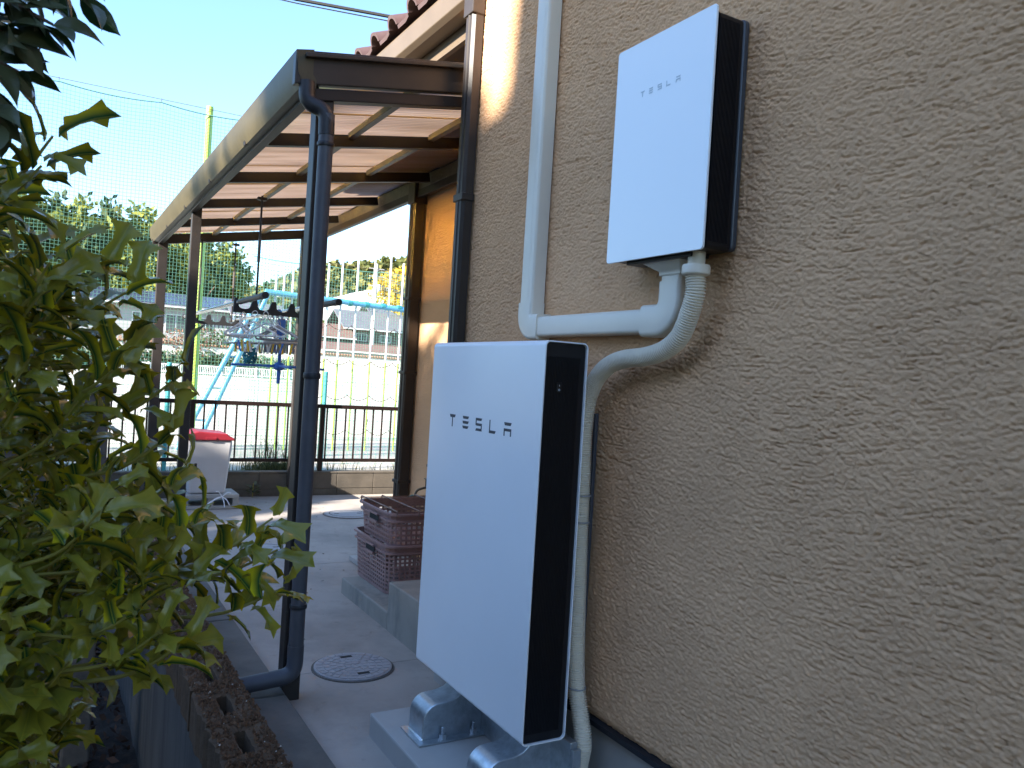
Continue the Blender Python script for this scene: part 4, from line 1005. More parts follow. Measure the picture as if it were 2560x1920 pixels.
def leaf_material(name, mid, edge, vein, rough, transl, back, edge_at=.17):
    m = bpy.data.materials.new(name); m.use_nodes = True; t = m.node_tree; b = t.nodes['Principled BSDF']
    uv = t.nodes.new('ShaderNodeUVMap'); uv.uv_map = 'leaf'; sx = t.nodes.new('ShaderNodeSeparateXYZ'); t.links.new(uv.outputs[0], sx.inputs[0])
    ab = t.nodes.new('ShaderNodeMath'); ab.operation = 'SUBTRACT'; ab.inputs[1].default_value = .5; t.links.new(sx.outputs[1], ab.inputs[0])
    a2 = t.nodes.new('ShaderNodeMath'); a2.operation = 'ABSOLUTE'; t.links.new(ab.outputs[0], a2.inputs[0])
    r = t.nodes.new('ShaderNodeValToRGB'); e = r.color_ramp.elements; e[0].position = 0.0; e[0].color = (*vein,1); e[1].position = .42; e[1].color = (*edge,1)
    q = e.new(.02); q.color = (*mid,1); q = e.new(edge_at); q.color = (*mid,1); e[-1].position = edge_at+(.11 if edge_at < .1 else .2)
    t.links.new(a2.outputs[0], r.inputs[0])
    oi = t.nodes.new('ShaderNodeObjectInfo'); hs = t.nodes.new('ShaderNodeHueSaturation')
    gi = t.nodes.new('ShaderNodeNewGeometry'); ad = t.nodes.new('ShaderNodeMath'); ad.operation = 'ADD'; t.links.new(oi.outputs['Random'], ad.inputs[0]); t.links.new(gi.outputs['Random Per Island'], ad.inputs[1])
    fr = t.nodes.new('ShaderNodeMath'); fr.operation = 'FRACT'; t.links.new(ad.outputs[0], fr.inputs[0])
    mr = t.nodes.new('ShaderNodeMapRange'); mr.inputs[3].default_value = 0.75; mr.inputs[4].default_value = 1.75; t.links.new(fr.outputs[0], mr.inputs[0]); t.links.new(mr.outputs[0], hs.inputs['Value'])
    mh = t.nodes.new('ShaderNodeMapRange'); mh.inputs[3].default_value = 0.485; mh.inputs[4].default_value = 0.515; t.links.new(fr.outputs[0], mh.inputs[0]); t.links.new(mh.outputs[0], hs.inputs['Hue'])
    t.links.new(r.outputs[0], hs.inputs['Color'])
    bk = t.nodes.new('ShaderNodeMix'); bk.data_type = 'RGBA'; t.links.new(gi.outputs['Backfacing'], bk.inputs[0]); t.links.new(hs.outputs[0], bk.inputs[6]); bk.inputs[7].default_value = (*back,1)
    t.links.new(bk.outputs[2], b.inputs['Base Color']); b.inputs['Roughness'].default_value = rough; b.inputs['Specular IOR Level'].default_value = .45
    n2 = t.nodes.new('ShaderNodeTexNoise'); n2.inputs['Scale'].default_value = 9; t.links.new(uv.outputs[0], n2.inputs['Vector']); bp = t.nodes.new('ShaderNodeBump'); bp.inputs['Strength'].default_value = .25; bp.inputs['Distance'].default_value = .002
    t.links.new(n2.outputs[0], bp.inputs['Height']); t.links.new(bp.outputs[0], b.inputs['Normal'])
    tr = t.nodes.new('ShaderNodeBsdfTranslucent'); t.links.new(hs.outputs[0], tr.inputs[0]); mx = t.nodes.new('ShaderNodeMixShader'); mx.inputs[0].default_value = transl
    o = t.nodes['Material Output']; t.links.new(b.outputs[0], mx.inputs[1]); t.links.new(tr.outputs[0], mx.inputs[2]); t.links.new(mx.outputs[0], o.inputs[0])
    return m
m_holly = leaf_material('holly_leaf_lit_rim', (0.022,0.072,0.022), (0.42,0.345,0.014), (0.26,0.26,0.03), 0.25, 0.20, (0.24,0.22,0.025), .03)  # yellow rim colour paints in light caught by translucent leaf edges
m_cam = leaf_material('camellia_leaf', (0.014,0.034,0.010), (0.028,0.050,0.012), (0.07,0.10,0.03), 0.3, 0.14, (0.09,0.10,0.05))
m_twig = pmat('yellow_twig', (0.24,0.20,0.035), 0.6, var=0.2, vscale=40)
m_bark = pmat('brown_bark', (0.10,0.065,0.045), 0.85, var=0.3, vscale=25, bump=0.5, bscale=60, bdist=0.004)
holly_meshes = [holly_leaf_mesh(s) for s in range(8)]
for me in holly_meshes: me.materials.append(m_holly)
cam_meshes = [oval_leaf_mesh(s) for s in range(5)]
for me in cam_meshes: me.materials.append(m_cam)
def leaf_matrix(p, d, n, scale):
    x = Vector(d).normalized(); z = Vector(n); z = (z-x*z.dot(x)).normalized(); y = z.cross(x)
    return Matrix.Translation(p) @ Matrix((x,y,z)).transposed().to_4x4() @ Matrix.Scale(scale, 4)
def place_leaves(root, leaves, meshes, limit=300, mat_=None):
    """the leaves nearest the photographer become single parts, the rest one part"""
    camp = S.camera.location; leaves.sort(key=lambda q: (q[0].translation-camp).length + (0 if q[0].translation.x > -1.62 else 5))
    off = Matrix.Translation(-wloc(root))
    for m4, k in leaves[:limit]:
        o = link('leaf', meshes[k], None, root); o.matrix_local = off @ m4
    if leaves[limit:]:
        vs, fs, uvs = [], [], []
        for m4, k in leaves[limit:]:
            me = meshes[k]; b = len(vs); mm = off @ m4
            vs += [tuple(mm @ v.co) for v in me.vertices]; fs += [tuple(b+i for i in p.vertices) for p in me.polygons]
            uvs += [tuple(d.uv) for d in me.uv_layers[0].data]
        me = bpy.data.meshes.new('leaves'); me.from_pydata(vs, [], fs); uv = me.uv_layers.new(name='leaf')
        for i, q in enumerate(uvs): uv.data[i].uv = q
        for p in me.polygons: p.use_smooth = True
        link('leaves', me, mat_, root, kind='stuff')

def holly():
    rr = random.Random(42)
    root = thing('holly_bush', 'glossy holly bush with spiny yellow green leaves filling the left foreground', 'bush', (-1.62, 1.1, -0.7))
    # outline of the bush towards the path, as (z, x) at its widest depth
    prof = [(0.60,-1.42),(0.79,-1.40),(0.86,-1.43),(0.91,-1.40),(0.99,-1.325),(1.05,-1.295),(1.11,-1.325),(1.17,-1.335),(1.23,-1.355),(1.255,-1.42),(1.29,-1.385),(1.37,-1.415),(1.42,-1.42),(1.44,-1.47),(1.49,-1.52),(1.535,-1.515),(1.60,-1.55)]
    def xb(z):
        if z <= prof[0][0]: return prof[0][1]
        for (a, xa), (b, xb_) in zip(prof, prof[1:]):
            if z <= b: return lerp(xa, xb_, (z-a)/(b-a))
        return prof[-1][1]-.5*(z-prof[-1][0])
    leaves = []; stems = []; wood = M(); trunk = Vector((-1.66,1.15,-0.68))
    for k in range(5):
        a = k*1.3; tip = Vector((-1.62+.16*math.cos(a),1.12+.22*math.sin(a),0.75+.12*k))
        path = [trunk, trunk.lerp(tip,.5)+Vector((rr.uniform(-.06,.06),rr.uniform(-.06,.06),0)), tip]
        wood.tube(path, .014, 8, radii=[.020,.013,.006])
    def shoot(tip, base, n, spread=1.0, lf=1.0, thick=.0022):
        tip = Vector(tip); base = Vector(base); mid = base.lerp(tip,.55)+Vector((0,0,-.015))
        pts = [base, mid, tip]; fine, _ = bez(pts, 8); stems.append(M().tube(fine, thick, 5, radii=[lerp(thick*1.5,thick*.7,i/8) for i in range(9)]))
        ax = (tip-mid).normalized()
        for i in range(n):
            t = 1-(i/n)*0.62; p = fine[min(8,int(t*8))].lerp(fine[min(8,int(t*8)+1)] if int(t*8) < 8 else tip, (t*8) % 1)
            ph = i*2.4+rr.uniform(-.5,.5); o = ax.orthogonal().normalized(); o = Matrix.Rotation(ph,3,ax) @ o
            d = (ax*rr.uniform(.25,.9)*(1.5 if i < 2 else .7)+o*spread*rr.uniform(.7,1.1)+Vector((0,0,rr.uniform(-.05,.25)))).normalized()
            nrm = Vector((rr.uniform(-.9,.9),rr.uniform(-.8,.8),.75))+ax*.3-o*.2
            leaves.append((leaf_matrix(p+d*.004,d,nrm,rr.uniform(.72,1.35)*lf), rr.randrange(8)))
    # shoots that stand out against the path and the light
    def w(px, py, pz): return Vector((px, py, pz))
    for tip, base, n in (((-1.19,0.90,1.085),(-1.36,.92,1.00),6),((-1.168,0.90,0.985),(-1.33,.95,.94),6),((-1.175,0.92,1.035),(-1.34,.93,1.0),5),((-1.325,0.85,1.285),(-1.45,.95,1.20),3),
                         ((-1.34,0.86,1.20),(-1.45,.92,1.14),4),((-1.385,0.9,1.39),(-1.52,.95,1.33),4),((-1.42,.9,1.415),(-1.54,.95,1.36),4),((-1.485,.85,1.555),(-1.55,.9,1.49),2),((-1.495,.86,1.52),(-1.57,.9,1.46),3),
                         ((-1.31,.80,.955),(-1.43,.85,.90),5),((-1.345,.78,.975),(-1.45,.84,.92),5),((-1.41,.72,.80),(-1.54,.78,.84),4),((-1.38,.88,1.325),(-1.47,.92,1.28),3),((-1.32,.9,1.14),(-1.43,.95,1.08),5),((-1.29,.88,1.09),(-1.42,.9,1.05),6),
                         ((-1.40,.84,1.29),(-1.49,.9,1.24),4),((-1.25,.95,1.04),(-1.40,.98,.99),7),((-1.30,.85,1.02),(-1.44,.9,.98),7),((-1.46,.85,.90),(-1.55,.9,.88),5),((-1.36,.9,.93),(-1.48,.92,.90),6)):
        shoot(tip, base, n+3, lf=1.12)
    # the body of the bush
    for k in range(400):
        z = rr.uniform(.66,1.58) if rr.random() < .7 else rr.uniform(.62,1.05); y = rr.uniform(.70,1.75); depthf = 1-((y-1.0)/.75)**2*.5
        X = xb(z); x = X-.02-abs(rr.gauss(0,.17))-(1-depthf)*.25
        if y < .82 and x < -1.6 and rr.random() < .5: continue
        tip = Vector((x,y,z)); base = Vector((lerp(x,-1.68,.45),lerp(y,1.15,.3),z-rr.uniform(.05,.13)))
        if (tip-base).length > .13: base = tip+(base-tip).normalized()*.13
        shoot(tip, base, rr.randrange(7,11), lf=1.0, thick=.0018)
    link('trunk', wood.mesh('trunk', wloc(root)), m_bark, root, smooth=True)
    for st in stems: link('twig', st.mesh('twig', wloc(root)), m_twig, root, smooth=True)
    place_leaves(root, leaves, holly_meshes, 300, m_holly)
holly()
def camellia():
    rr = random.Random(8)
    root = thing('camellia_tree', 'dark glossy leaved tree branch hanging into the top left corner', 'tree', (-1.95, 0.95, -0.7))
    wood = M(); wood.tube([(-1.95,.95,-.68),(-1.80,.92,.6),(-1.70,.88,1.35),(-1.545,.80,1.72),(-1.52,.80,1.95)], .03, 10, radii=[.045,.036,.027,.018,.012]); leaves = []
    def sp(tip, base, n):
        tip = Vector(tip); base = Vector(base); fine, _ = bez([base, base.lerp(tip,.5)+Vector((0,0,.01)), tip], 6); wood.tube(fine,.003,5,radii=[.004,.0037,.0034,.003,.0026,.0022,.0018])
        ax = (tip-base).normalized()
        for i in range(n):
            p = fine[6-int(i/n*5)]; o = Matrix.Rotation(i*2.4+rr.uniform(-.4,.4),3,ax) @ ax.orthogonal().normalized()
            d = (ax*rr.uniform(.4,1)+o*rr.uniform(.5,1)+Vector((.1,0,-.45))).normalized(); nrm = Vector((rr.uniform(-.8,.8),rr.uniform(-1,.2),rr.uniform(.2,1)))
            leaves.append((leaf_matrix(p,d,nrm,rr.uniform(.85,1.2)), rr.randrange(5)))
    for t, n in (((-1.43,.82,1.70),7),((-1.455,.80,1.655),7),((-1.44,.83,1.735),7),((-1.47,.82,1.66),7),((-1.49,.80,1.63),7),((-1.47,.85,1.70),7),((-1.50,.82,1.72),8),((-1.52,.8,1.68),8),((-1.50,.86,1.65),7),((-1.54,.82,1.64),7),((-1.55,.82,1.75),8),((-1.48,.82,1.76),7),((-1.42,.84,1.765),5),((-1.6,.85,1.70),8),((-1.62,.8,1.8),8),((-1.5,.9,1.80),8),((-1.55,.9,1.86),8),((-1.485,.82,1.60),6),((-1.51,.84,1.565),6),((-1.50,.80,1.535),5),((-1.535,.80,1.59),7)):
        sp((t[0]-.036,t[1],t[2]+.012), (-1.58+rr.uniform(-.03,.03),.82,t[2]+rr.uniform(.01,.07)), n)
    link('trunk', wood.mesh('trunk', wloc(root)), m_bark, root, smooth=True)
    place_leaves(root, leaves, cam_meshes, 300, m_cam)
camellia()
# weed by the block wall
wd = thing('broadleaf_weed', 'small dark broadleaf weed growing at the foot of the far block wall', 'weed', (0.33, 7.84, 0))
for k in range(12):
    a = k*2.4; d = Vector((math.cos(a),math.sin(a)*.5-.2,.5)).normalized(); o = link('leaf', cam_meshes[k % 5], None, wd)
    o.matrix_local = leaf_matrix(Vector((0.02*math.cos(a),0.0,.03+.008*k)), d, Vector((0,-.4,1)), 1.3)
M().tube([(0.33,7.84,0),(0.33,7.83,.14)],.004,6).build('stem', m_twig, wd)

# ------------------------------------------------------------------ trees
def crown(clumps, n, size, seed, flat=.5):
    """leaf tufts spread through a set of ellipsoids (centre, radii)"""
    r = np.random.default_rng(seed); vol = np.array([c[1][0]*c[1][1]*c[1][2] for c in clumps]); pk = r.choice(len(clumps), n, p=vol/vol.sum())
    cen = np.array([c[0] for c in clumps])[pk]; rad = np.array([c[1] for c in clumps])[pk]
    d = r.standard_normal((n,3)); d /= np.linalg.norm(d,axis=1)[:,None]; rr_ = r.random(n)**.4
    P = cen+d*rad*rr_[:,None]
    a = r.standard_normal((n,3)); a /= np.linalg.norm(a,axis=1)[:,None]; nn = d+.8*r.standard_normal((n,3)); b = np.cross(a,nn); b /= np.linalg.norm(b,axis=1)[:,None]
    s = size*(.6+.8*r.random(n))[:,None]; v = np.empty((n,4,3)); v[:,0] = P-a*s; v[:,1] = P-b*s*flat; v[:,2] = P+a*s; v[:,3] = P+b*s*flat
    me = bpy.data.meshes.new('crown'); me.vertices.add(n*4); me.vertices.foreach_set('co', v.astype(np.float32).ravel())
    me.loops.add(n*4); me.loops.foreach_set('vertex_index', np.arange(n*4,dtype=np.int32)); me.polygons.add(n); me.polygons.foreach_set('loop_start', np.arange(0,n*4,4,dtype=np.int32)); me.update(calc_edges=True); me.validate()
    return me
def clumps_for(h, w_, seed, base=.25, n=14, shape='round'):
    r = random.Random(seed); o = []
    for k in range(n):
        t = r.random(); z = h*lerp(base,.95,t)
        if shape == 'round': q = math.sin(PI*min(1,max(.12,(t*.85+.1))))
        elif shape == 'bamboo': q = .75*(1-t*.75)+.15
        else: q = 1-t*.8
        a = r.uniform(0,2*PI); d = w_*.55*q*r.random()**.5; rad = w_*r.uniform(.26,.42)*max(.35,q)
        o.append(((d*math.cos(a),d*math.sin(a),z),(rad,rad,rad*r.uniform(.7,1.1)*(1.5 if shape=='bamboo' else 1))))
    return o
m_bam = leafmat('bamboo_leaves', (0.075,0.10,0.018), (0.26,0.26,0.042), 0.6, 0.3, (0.16,0.185,0.03))
m_dkg = leafmat('evergreen_leaves', (0.022,0.040,0.014), (0.070,0.095,0.028), 0.6, 0.2, (0.040,0.065,0.020))
m_mid = leafmat('broadleaf_leaves', (0.055,0.075,0.022), (0.20,0.18,0.050), 0.6, 0.25, (0.11,0.12,0.035))
m_gink = leafmat('ginkgo_leaves', (0.42,0.28,0.02), (0.62,0.46,0.05), 0.6, 0.3)
m_redl = leafmat('reddish_leaves', (0.14,0.06,0.04), (0.26,0.15,0.09), 0.6, 0.2)
VAR = {}
def tree(name, label, cat, loc, h, w_, m, shape, seed, n=2600, size=.35, group=None, rot=0.0, trunk=True):
    key = (m.name, shape, seed, n)
    if key not in VAR:
        cm = crown(clumps_for(1.0, w_/h, seed, shape=shape, base=.10 if shape != 'round' else .28, n=14 if n < 6000 else 44), n, size/h, seed); cm.materials.append(m)
        tk = M(); tk.tube([(0,0,-.02),(.01,0,.35),(0,.01,.8)], .02, 7, radii=[.022,.015,.005])
        rr = random.Random(seed)
        for k in range(4): a = rr.uniform(0,6.28); z = rr.uniform(.3,.6); tk.tube([(0,0,z),(.5*w_/h*math.cos(a)*.6,.5*w_/h*math.sin(a)*.6,z+.2)],.008,5,radii=[.009,.003])
        tmsh = tk.mesh('trunk'); tmsh.materials.append(m_bark); VAR[key] = (cm, tmsh)
    cm, tmsh = VAR[key]
    t = thing(name, label, cat, loc, group); t.scale = (h,h,h); t.rotation_euler = (0,0,rot)
    link('crown', cm, None, t); link('trunk', tmsh, None, t, smooth=True)
    return t
# bamboo grove and evergreens behind the left house
rr = random.Random(77)
top = [(-4.5,13.9),(-3.7,13.65),(-2.1,13.3),(-.8,12.8),(.9,12.8),(2.9,12.6),(4.1,12.7),(5.7,12.5),(8.0,12.0),(10.0,11.4),(11.5,10.9),(12.4,10.2)]
bl = ('pale bamboo clump, %s', 'dark evergreen among bamboo, %s')
pl = ('at the far left edge','above the holly top','left of the ball net pole top','under the sagging net rope','over the solar roof left end','beside the thin tall tree','right of the thin tall tree','behind the far canopy post','behind the ball net pole','right of the ball net pole','toward the right end of the grove','at the right end of the grove')
PLACE = [('front row '+q, 'back row '+q) for q in pl]
top = [q for a, b2 in zip(top, top[1:]) for q in (a, ((a[0]+b2[0])/2, (a[1]+b2[1])/2-.2))]+[top[-1]]
PLACE = [(p[0]+e, p[1]+e) for p in PLACE for e in ('', ', farther right')][:len(top)]
for k, (x, z) in enumerate(top):
    for row in range(2):
        dark = (k*2+row) % 5 == 1; y = 104+row*9+rr.uniform(-2,2); xx = x*(y+.25)/70.25+rr.uniform(-.6,.6)
        hh = (z-1.5)*(y/70)*rr.uniform(.95,1.06)-(1.0 if row == 0 else -1.0)
        tree('evergreen_tree' if dark else 'bamboo_clump', (bl[1] if dark else bl[0]) % PLACE[k][row], 'tree' if dark else 'bamboo', (xx,y,1.0), hh, hh*.52, m_dkg if dark else m_bam, 'bamboo', 300+(k*2+row) % 4, 5200, .55, 'grove behind the left house', rr.uniform(0,6))
tree('slender_tree', 'thin pale tree standing tallest above the bamboo grove', 'tree', (5.0,108,1), 19.2, 3.0, m_mid, 'cone', 51, 420, .42)
# hills
def hill(name, y, pts, zbase, depth, m):
    s = M(); n = len(pts); rowsn = 6
    for r in range(rowsn+1):
        t = r/rowsn
        for (x, z) in pts: s.v.append((x*(1+t*.12), y+depth*(t), lerp(zbase, z, math.sin(t*PI/2))))
    for r in range(rowsn):
        for k in range(n-1): q = r*n+k; s.f.append((q,q+1,q+n+1,q+n))
    return structure(s.build(name, m, smooth=True))
hp = [(-120,14),(-60,16),(-20,15),(10,12),(28,14),(37,17),(42,20.5),(46,22.2),(49.6,23.6),(53,24.3),(57,25),(62,26.5),(80,30),(120,34),(180,30)]
m_hill = pmat('wooded_slope', (0.05,0.055,0.022), 0.95, var=0.3, vscale=.2)
hill('hills', 150, hp, 4, 42, m_hill)
lp_ = [(-60,24)]+[(x*1.9, 1.3+(z-1.3)*1.85) for x, z in top if x < 9]+[(21,17.0),(24,10)]
hill('hills', 133, lp_, 2, 16, m_hill)
def leftwood():
    r = np.random.default_rng(15); n = 15000; X = np.array([p[0] for p in lp_]); Zp = np.array([p[1] for p in lp_])
    x = r.uniform(-40,23,n); t = r.random(n)**.8; P = np.stack([x*(1+t*.12), 132+16*t, 2+(np.interp(x,X,Zp)-2)*np.sin(t*PI/2)+r.random(n)*1.3],1)
    a = r.standard_normal((n,3)); a /= np.linalg.norm(a,axis=1)[:,None]; b = np.cross(a,r.standard_normal((n,3))); b /= np.linalg.norm(b,axis=1)[:,None]; s = (.45+.5*r.random(n))[:,None]
    v = np.empty((n,4,3)); v[:,0] = P-a*s; v[:,1] = P-b*s*.7; v[:,2] = P+a*s; v[:,3] = P+b*s*.7
    me = bpy.data.meshes.new('grove_woods'); me.from_pydata(v.reshape(-1,3).tolist(), [], np.arange(n*4).reshape(-1,4).tolist())
    tag(link('grove_woods', me, m_bam), 'mass of bamboo woodland on the hill behind the solar roofed house', 'woods', kind='stuff')
leftwood()
def hillwood():
    r = np.random.default_rng(5); n = 26000; X = np.array([p[0] for p in hp]); Zp = np.array([p[1] for p in hp])
    t = r.random(n)**.7; x0 = r.uniform(15,110,n); x = x0*(1+t*.12); y = 150+42*t; z = 4+(np.interp(x0,X,Zp)-4)*np.sin(t*PI/2)
    cl = r.uniform(-1,1,(n,3)); P = np.stack([x,y,z+r.random(n)*2.4+1.2*np.sin(x*.9)*np.sin(y*.7)],1)
    a = r.standard_normal((n,3)); a /= np.linalg.norm(a,axis=1)[:,None]; b = np.cross(a,r.standard_normal((n,3))); b /= np.linalg.norm(b,axis=1)[:,None]; s = (.45+.6*r.random(n))[:,None]
    v = np.empty((n,4,3)); v[:,0] = P-a*s; v[:,1] = P-b*s*.7; v[:,2] = P+a*s; v[:,3] = P+b*s*.7
    me = bpy.data.meshes.new('hill_woods'); me.from_pydata(v.reshape(-1,3).tolist(), [], np.arange(n*4).reshape(-1,4).tolist())
    o = link('hill_woods', me, m_mid); tag(o, 'mass of green and brown woodland covering the far hill at right', 'woods', kind='stuff')
hillwood()
for (x,y,h,wd_) in ((37.6,96,9.9,5.4),(40.4,99,9.6,5.0)): tree('ginkgo_tree', ('bright yellow ginkgo tree nearer the brown downpipe','bright yellow ginkgo tree behind, against the far hill')[0 if x > 40 else 1], 'tree', (x,y,6.0 if h < 10 else 6.5), h, wd_, m_gink, 'round', 61, 2600, .30, 'yellow ginkgo trees', x)
structure(M().poly([(33,126,9),(52,126,9.5),(52,134,17),(44,134,14.9),(36,132,12.2)]).build('pale_bank', pmat('pale_concrete_bank',(0.5,0.48,0.44),.9,var=.08,vscale=.3)))
tag(M().box(30,48,118,119,2,8.0).build('retaining_bank', pmat('bank_wall',(0.40,0.36,0.30),.9,var=.1,vscale=.4)), 'pale retaining bank wall behind the right houses', 'bank') if False else None

# ------------------------------------------------------------------ far buildings
m_hw = pmat('house_wall_grey', (0.34,0.33,0.33), .8, var=.06, vscale=.8); m_hw2 = pmat('house_wall_brown', (0.13,0.085,0.075), .8, var=.1, vscale=.8); m_hw3 = pmat('house_wall_cream', (0.55,0.52,0.46), .8, var=.05, vscale=.8)
m_roofg = pmat('roof_slate_grey', (0.12,0.12,0.14), .6, var=.12, vscale=1.5); m_roofb = pmat('roof_clay_brown', (0.16,0.09,0.07), .6, var=.12, vscale=1.5); m_pv = pmat('solar_cell', (0.035,0.042,0.07), .2, var=.1, vscale=2); m_pane = pmat('window_glass', (0.05,0.06,0.07), .08)
def gable_house(name, label, x0, x1, y0, y1, z0, ze, zr, mw, mr, windows, overhang=.5, pv=None):
    t = thing(name, label, 'house', ((x0+x1)/2,(y0+y1)/2,z0))
    M().box(x0,x1,y0,y1,z0,ze).build('wall', mw, t)
    ym = (y0+y1)/2; o = overhang
    s = M(); s.prism([(y0-o,ze-.1),(ym,zr),(y1+o,ze-.1),(y1+o,ze+.08),(ym,zr+.2),(y0-o,ze+.08)], x0-o, x1+o, 'x'); rf = s.build('roof', mr, t)
    M().bar((x0-o,y0-o-.06,ze-.05),(x1+o,y0-o-.06,ze-.05),.12,.12).build('gutter', m_whitep, t)
    if pv:
        nx, nr = pv; w_ = (x1-x0-.6)/nx; ang = (zr-ze)/(ym-y0+o)
        for r in range(nr):
            for k in range(nx):
                a = (r+.03)/nr*.9+.05; b2 = (r+.95)/nr*.9+.05; q = [(x0+.3+k*w_+.03,a),(x0+.3+(k+1)*w_-.03,a),(x0+.3+(k+1)*w_-.03,b2),(x0+.3+k*w_+.03,b2)]
                P = [(x, lerp(y0-o,ym,f), lerp(ze+.08,zr+.2,f)) for x, f in q]
                P2 = [(p[0],p[1]-.02,p[2]+.06) for p in P]; s = M(); s.v = P+P2; s.f = [(0,1,2,3),(7,6,5,4),(0,4,5,1),(1,5,6,2),(2,6,7,3),(3,7,4,0)]; s.build('solar_panel', m_pv, rf)
    for (xa, xb, za, zb) in windows:
        wn = M().box(xa,xb,y0-.06,y0-.003,za,zb).build('window', m_whitep, t); xm = (xa+xb)/2
        for a, b2 in ((xa+.06,xm-.04),(xm+.04,xb-.06)): M().box(a,b2,y0-.075,y0-.062,za+.06,zb-.06).build('pane', m_pane, wn)
    return t
gable_house('house', 'grey house with solar panel roof seen between the holly and the canopy posts', -4.5, 15.6, 86, 96, 1.0, 6.55, 8.05, m_hw, m_roofg, ((.3,2.5,4.0,5.8),(5.4,6.9,4.3,5.8),(8.4,10.3,4.0,5.8),(11.4,12.9,4.3,5.7)), .9, (14,3))
gable_house('house', 'brown house with grey slate roof right of the chain net', 29.0, 36.5, 92, 99, 2.0, 6.3, 8.5, m_hw2, m_roofg, ((30,31.4,4.9,5.8),(33,34.4,4.9,5.8)), .8)
gable_house('house', 'small brown house with pale gable left of the grey roofed house', 25.3, 28.6, 90, 95, 1.5, 5.0, 6.5, m_hw2, m_roofb, ((26,27.2,3.3,4.4),), .6)
gable_house('house', 'white low building with grey garage shutter behind the far fence', 22.5, 31.5, 80, 84, .2, 3.3, 4.0, m_hw3, m_roofb, ((24.0,28.4,.9,2.6),(29.0,30.6,1.2,2.4)), .3)
gable_house('house', 'cream hillside house below the yellow ginkgo trees', 38, 46, 108, 115, 3, 9.0, 11.0, m_hw3, m_roofg, ((39.5,41,6,7.5),(42.5,44,6,7.5)), .5)
gable_house('house', 'blue grey two storey house far behind the laundry', 14.5, 19.5, 84, 90, 1, 6.2, 7.6, pmat('house_wall_blue',(0.10,0.14,0.20),.7), m_roofg, ((15.2,16.4,4.2,5.4),(17.2,18.6,4.2,5.4)), .4)
gable_house('house', 'distant small house on the skyline left of the blue bar', 16.5, 19.5, 118, 124, 4, 9.3, 10.8, m_hw, m_roofg, ((17,18,7.2,8.4),), .4)
cw = thing('coped_wall', 'long rusty tile coped garden wall beyond the playground', 'wall', (16,79,0))
M().box(-4,35,78.9,79.1,.0,2.75).build('wall_body', m_hw3, cw)
tmesh = M().tube([(0,-.22,.03),(0,0,.13),(0,.22,.03)],.11,7).mesh('coping_tile'); m_cop = pmat('rusty_coping',(0.24,0.13,0.075),.6,var=.2,vscale=3)
for k in range(134): o = link('coping_tile', tmesh, m_cop, cw, smooth=True); o.location = Vector((-3.9+k*.29,79,2.75))-wloc(cw)
hd = thing('hedge', 'clipped dark hedge in front of the coped wall beyond the playground', 'hedge', (10,77.5,0)); hm = crown([((-3+k*1.2,77.5,1.15),(1.0,.8,1.15)) for k in range(19)], 9000, .16, 91); hm.materials.append(m_dkg)
hm.transform(Matrix.Translation(-wloc(hd))); link('foliage', hm, None, hd)
for (x,y,h,m,lb) in ((11.0,80.5,4.6,m_redl,'rust coloured shrub in front of the solar roofed house'),(7.0,80.5,4.2,m_redl,'smaller rust coloured shrub behind the left canopy posts'),(30,83.5,3.6,m_mid,'green and tan shrub beside the white low building'),(33.4,86,4.2,m_bam,'leafy green shrub right of the white low building'),(14.0,81,5.0,m_dkg,'dark evergreen shrub behind the tall net pole')):
    tree('shrub', lb, 'shrub', (x,y,.1), h, h*1.1, m, 'round', 71, 1500, .16)
ff = thing('picket_fence', 'low white picket fence along the far edge of the playground', 'fence', (18,75,.1))
M().bar((3,75,.95),(36,75,.95),.06,.08).build('top_rail', m_whitep, ff); M().bar((3,75,.30),(36,75,.30),.06,.06).build('bottom_rail', m_whitep, ff)
s = M()
for k in range(220): x = 3+k*.15; s.box(x,x+.045,74.98,75.02,.15,.95)
s.build('pickets', m_whitep, ff, kind='stuff')
for k in range(12): M().box(3+k*3-.06,3+k*3+.06,74.92,75.08,0,1.05).build('fence_post', m_whitep, ff)
for i, (x,y,h,lb) in enumerate(((22.3,100,13.0,'grey utility pole with crossarms seen between the laundry and the near post'),(31.4,90,14.0,'pale utility pole in front of the wooded hill'))):
    up = thing('utility_pole', lb, 'utility pole', (x,y,0), 'utility poles')
    M().tube([(x,y,0),(x,y,h)],.16,10,radii=[.19,.12]).build('pole', m_hw, up, smooth=True)
    for z in (h-.6,h-1.5,h-2.6): M().bar((x-.9,y,z),(x+.9,y,z),.10,.10).build('crossarm', m_hw, up)
    M().lathe((x+.35,y,h-3.2),[(.24,0),(.26,.05),(.26,.75),(.22,.8)],10).build('transformer', m_hw, up, smooth=True)
    s = M()
    for z in (h-.6,h-1.5,h-2.6):
        for dx in (-.8,.8):
            pts = [(lerp(x+dx,x+dx+34,k/10), lerp(y,y+22,k/10), z-2.2*4*(k/10)*(1-k/10)*.5+(k/10)*2) for k in range(11)]; s.tube(pts,.022,4)
    s.build('wires', m_whitep if i else m_hw, up)
ow = thing('overhead_cable', 'pair of dark overhead cables crossing the sky to the tiled eave', 'cable', (1.0,6,4.2))
s = M(); s.tube([(-4.0,8.2,4.86),(0.03,6.0,4.105),(1.15,5.4,3.965)],.013,6); s.build('thick_cable', m_slot, ow)
s = M(); s.tube([(-4.0,8.2,4.80),(0.03,6.0,4.075),(1.15,5.4,3.925)],.005,5); s.build('thin_cable', m_slot, ow)

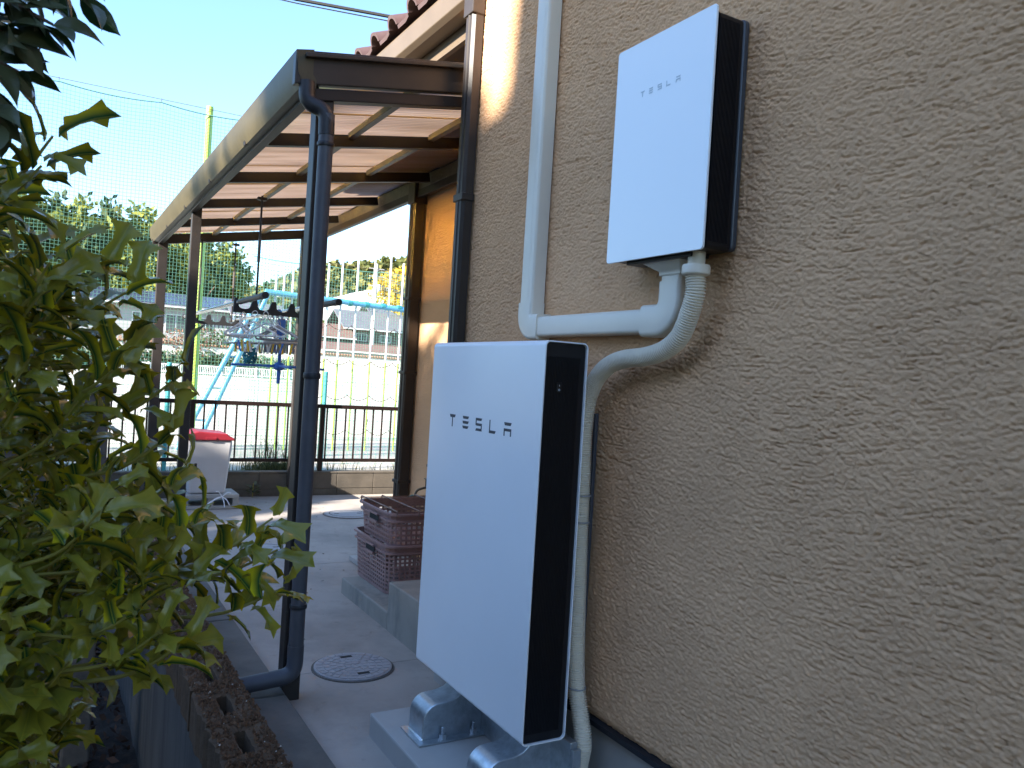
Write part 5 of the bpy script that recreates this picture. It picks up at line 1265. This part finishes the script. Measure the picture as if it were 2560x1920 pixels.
# ------------------------------------------------------------------ trees of the neighbouring garden, left of the frame (they shade the yard and show in the glass)
SHADE = ((-14.0,15.8,6.5),(-10.8,14.8,6.0),(-7.9,13.8,5.4),(-5.5,13.0,4.6),(-3.9,12.15,3.3),(-2.6,10.75,2.8),(-1.05,10.5,2.5),(0.7,10.0,2.6),(2.45,7.95,1.8),(3.9,8.75,2.0))
SHADE_LABEL = tuple('evergreen tree in the off-yard row at left, %s' % q for q in ('tallest and farthest behind the photographer','second tallest, behind the photographer','third from the tall end','fourth from the tall end','fifth, level with the holly bush','sixth, level with the battery','seventh, level with the canopy post','level with the crates','lowest and bushiest, beside the leafless tree','small, standing apart beyond the leafless tree'))
for k, (yc, h, w_) in enumerate(SHADE):
    tree('garden_tree', SHADE_LABEL[k], 'tree', (-15.2+.4*(k % 2), yc, -0.8), h, w_, m_dkg, 'round', 80+k % 2, 18000, .34, 'evergreens left of the yard', k*1.1)
def bare_tree(x, y, h, label, seed):
    rr = random.Random(seed); t = thing('bare_tree', label, 'tree', (x,y,-.8), 'bare trees left of the yard'); s = M()
    def br(p, d, L, r, dep):
        q = p+d*L; s.tube([p, p.lerp(q,.5)+Vector((rr.uniform(-.05,.05),rr.uniform(-.05,.05),0))*L, q], r, 5, radii=[r,r*.8,r*.55], cap=False)
        if dep == 0: return
        for _ in range(3 if dep > 1 else 4):
            nd = (d+Vector((rr.gauss(0,.42),rr.gauss(0,.42),rr.uniform(0,.35)))).normalized(); br(p.lerp(q,rr.uniform(.55,1)), nd, L*rr.uniform(.6,.8), r*.5, dep-1)
    br(Vector((x,y,-.8)), Vector((0,0,1)), h*.30, .085, 4); s.build('trunk', m_bark, t, smooth=True, fix=False)
for k, (x,y,h) in enumerate(((-15.0,2.3,9.0),(-8.4,7.2,6.4),(-9.2,9.3,6.8),(-9.8,11.6,6.6),(-11.5,14.2,7.2))): bare_tree(x,y,h,('leafless tree at the end of the evergreen row','leafless tree nearest the canopy behind the garden hedge','second leafless tree behind the garden hedge','third leafless tree behind the garden hedge','farthest leafless tree behind the garden hedge')[k],90+k)
for k in range(5):  # unseen hedge row, added to cut skylight on the lower wall
    hh = thing('offframe_hedge', ('farthest added evergreen shade hedge length behind the photographer','second added evergreen shade hedge length behind the photographer','third added evergreen shade hedge length behind the photographer','added evergreen shade hedge length just left of the photographer','added evergreen shade hedge length left of the holly bush')[k], 'hedge', (-3.6, -4.2+k*1.5, -.7), 'added shade hedge lengths left of the yard')
    hmm = crown([((-3.6+.1*(q % 3), -4.2+k*1.5+(q % 4)*.42-.6, -.3+.45*(q//3)), (.55,.5,.5)) for q in range(18)], 4200, .09, 30+k); hmm.materials.append(m_dkg)
    hmm.transform(Matrix.Translation(-wloc(hh))); link('foliage', hmm, None, hh)
hg = thing('offframe_hedge', 'tall evergreen hedge at the far left of the garden', 'hedge', (-8.6,9,-.8)); hm = crown([((-8.8-.22*k,5.6+1.1*k,.9+.25*math.sin(k*1.7)),(1.1,1.0,1.9)) for k in range(10)], 15000, .11, 17); hm.materials.append(m_dkg)
hm.transform(Matrix.Translation(-wloc(hg))); link('foliage', hm, None, hg)
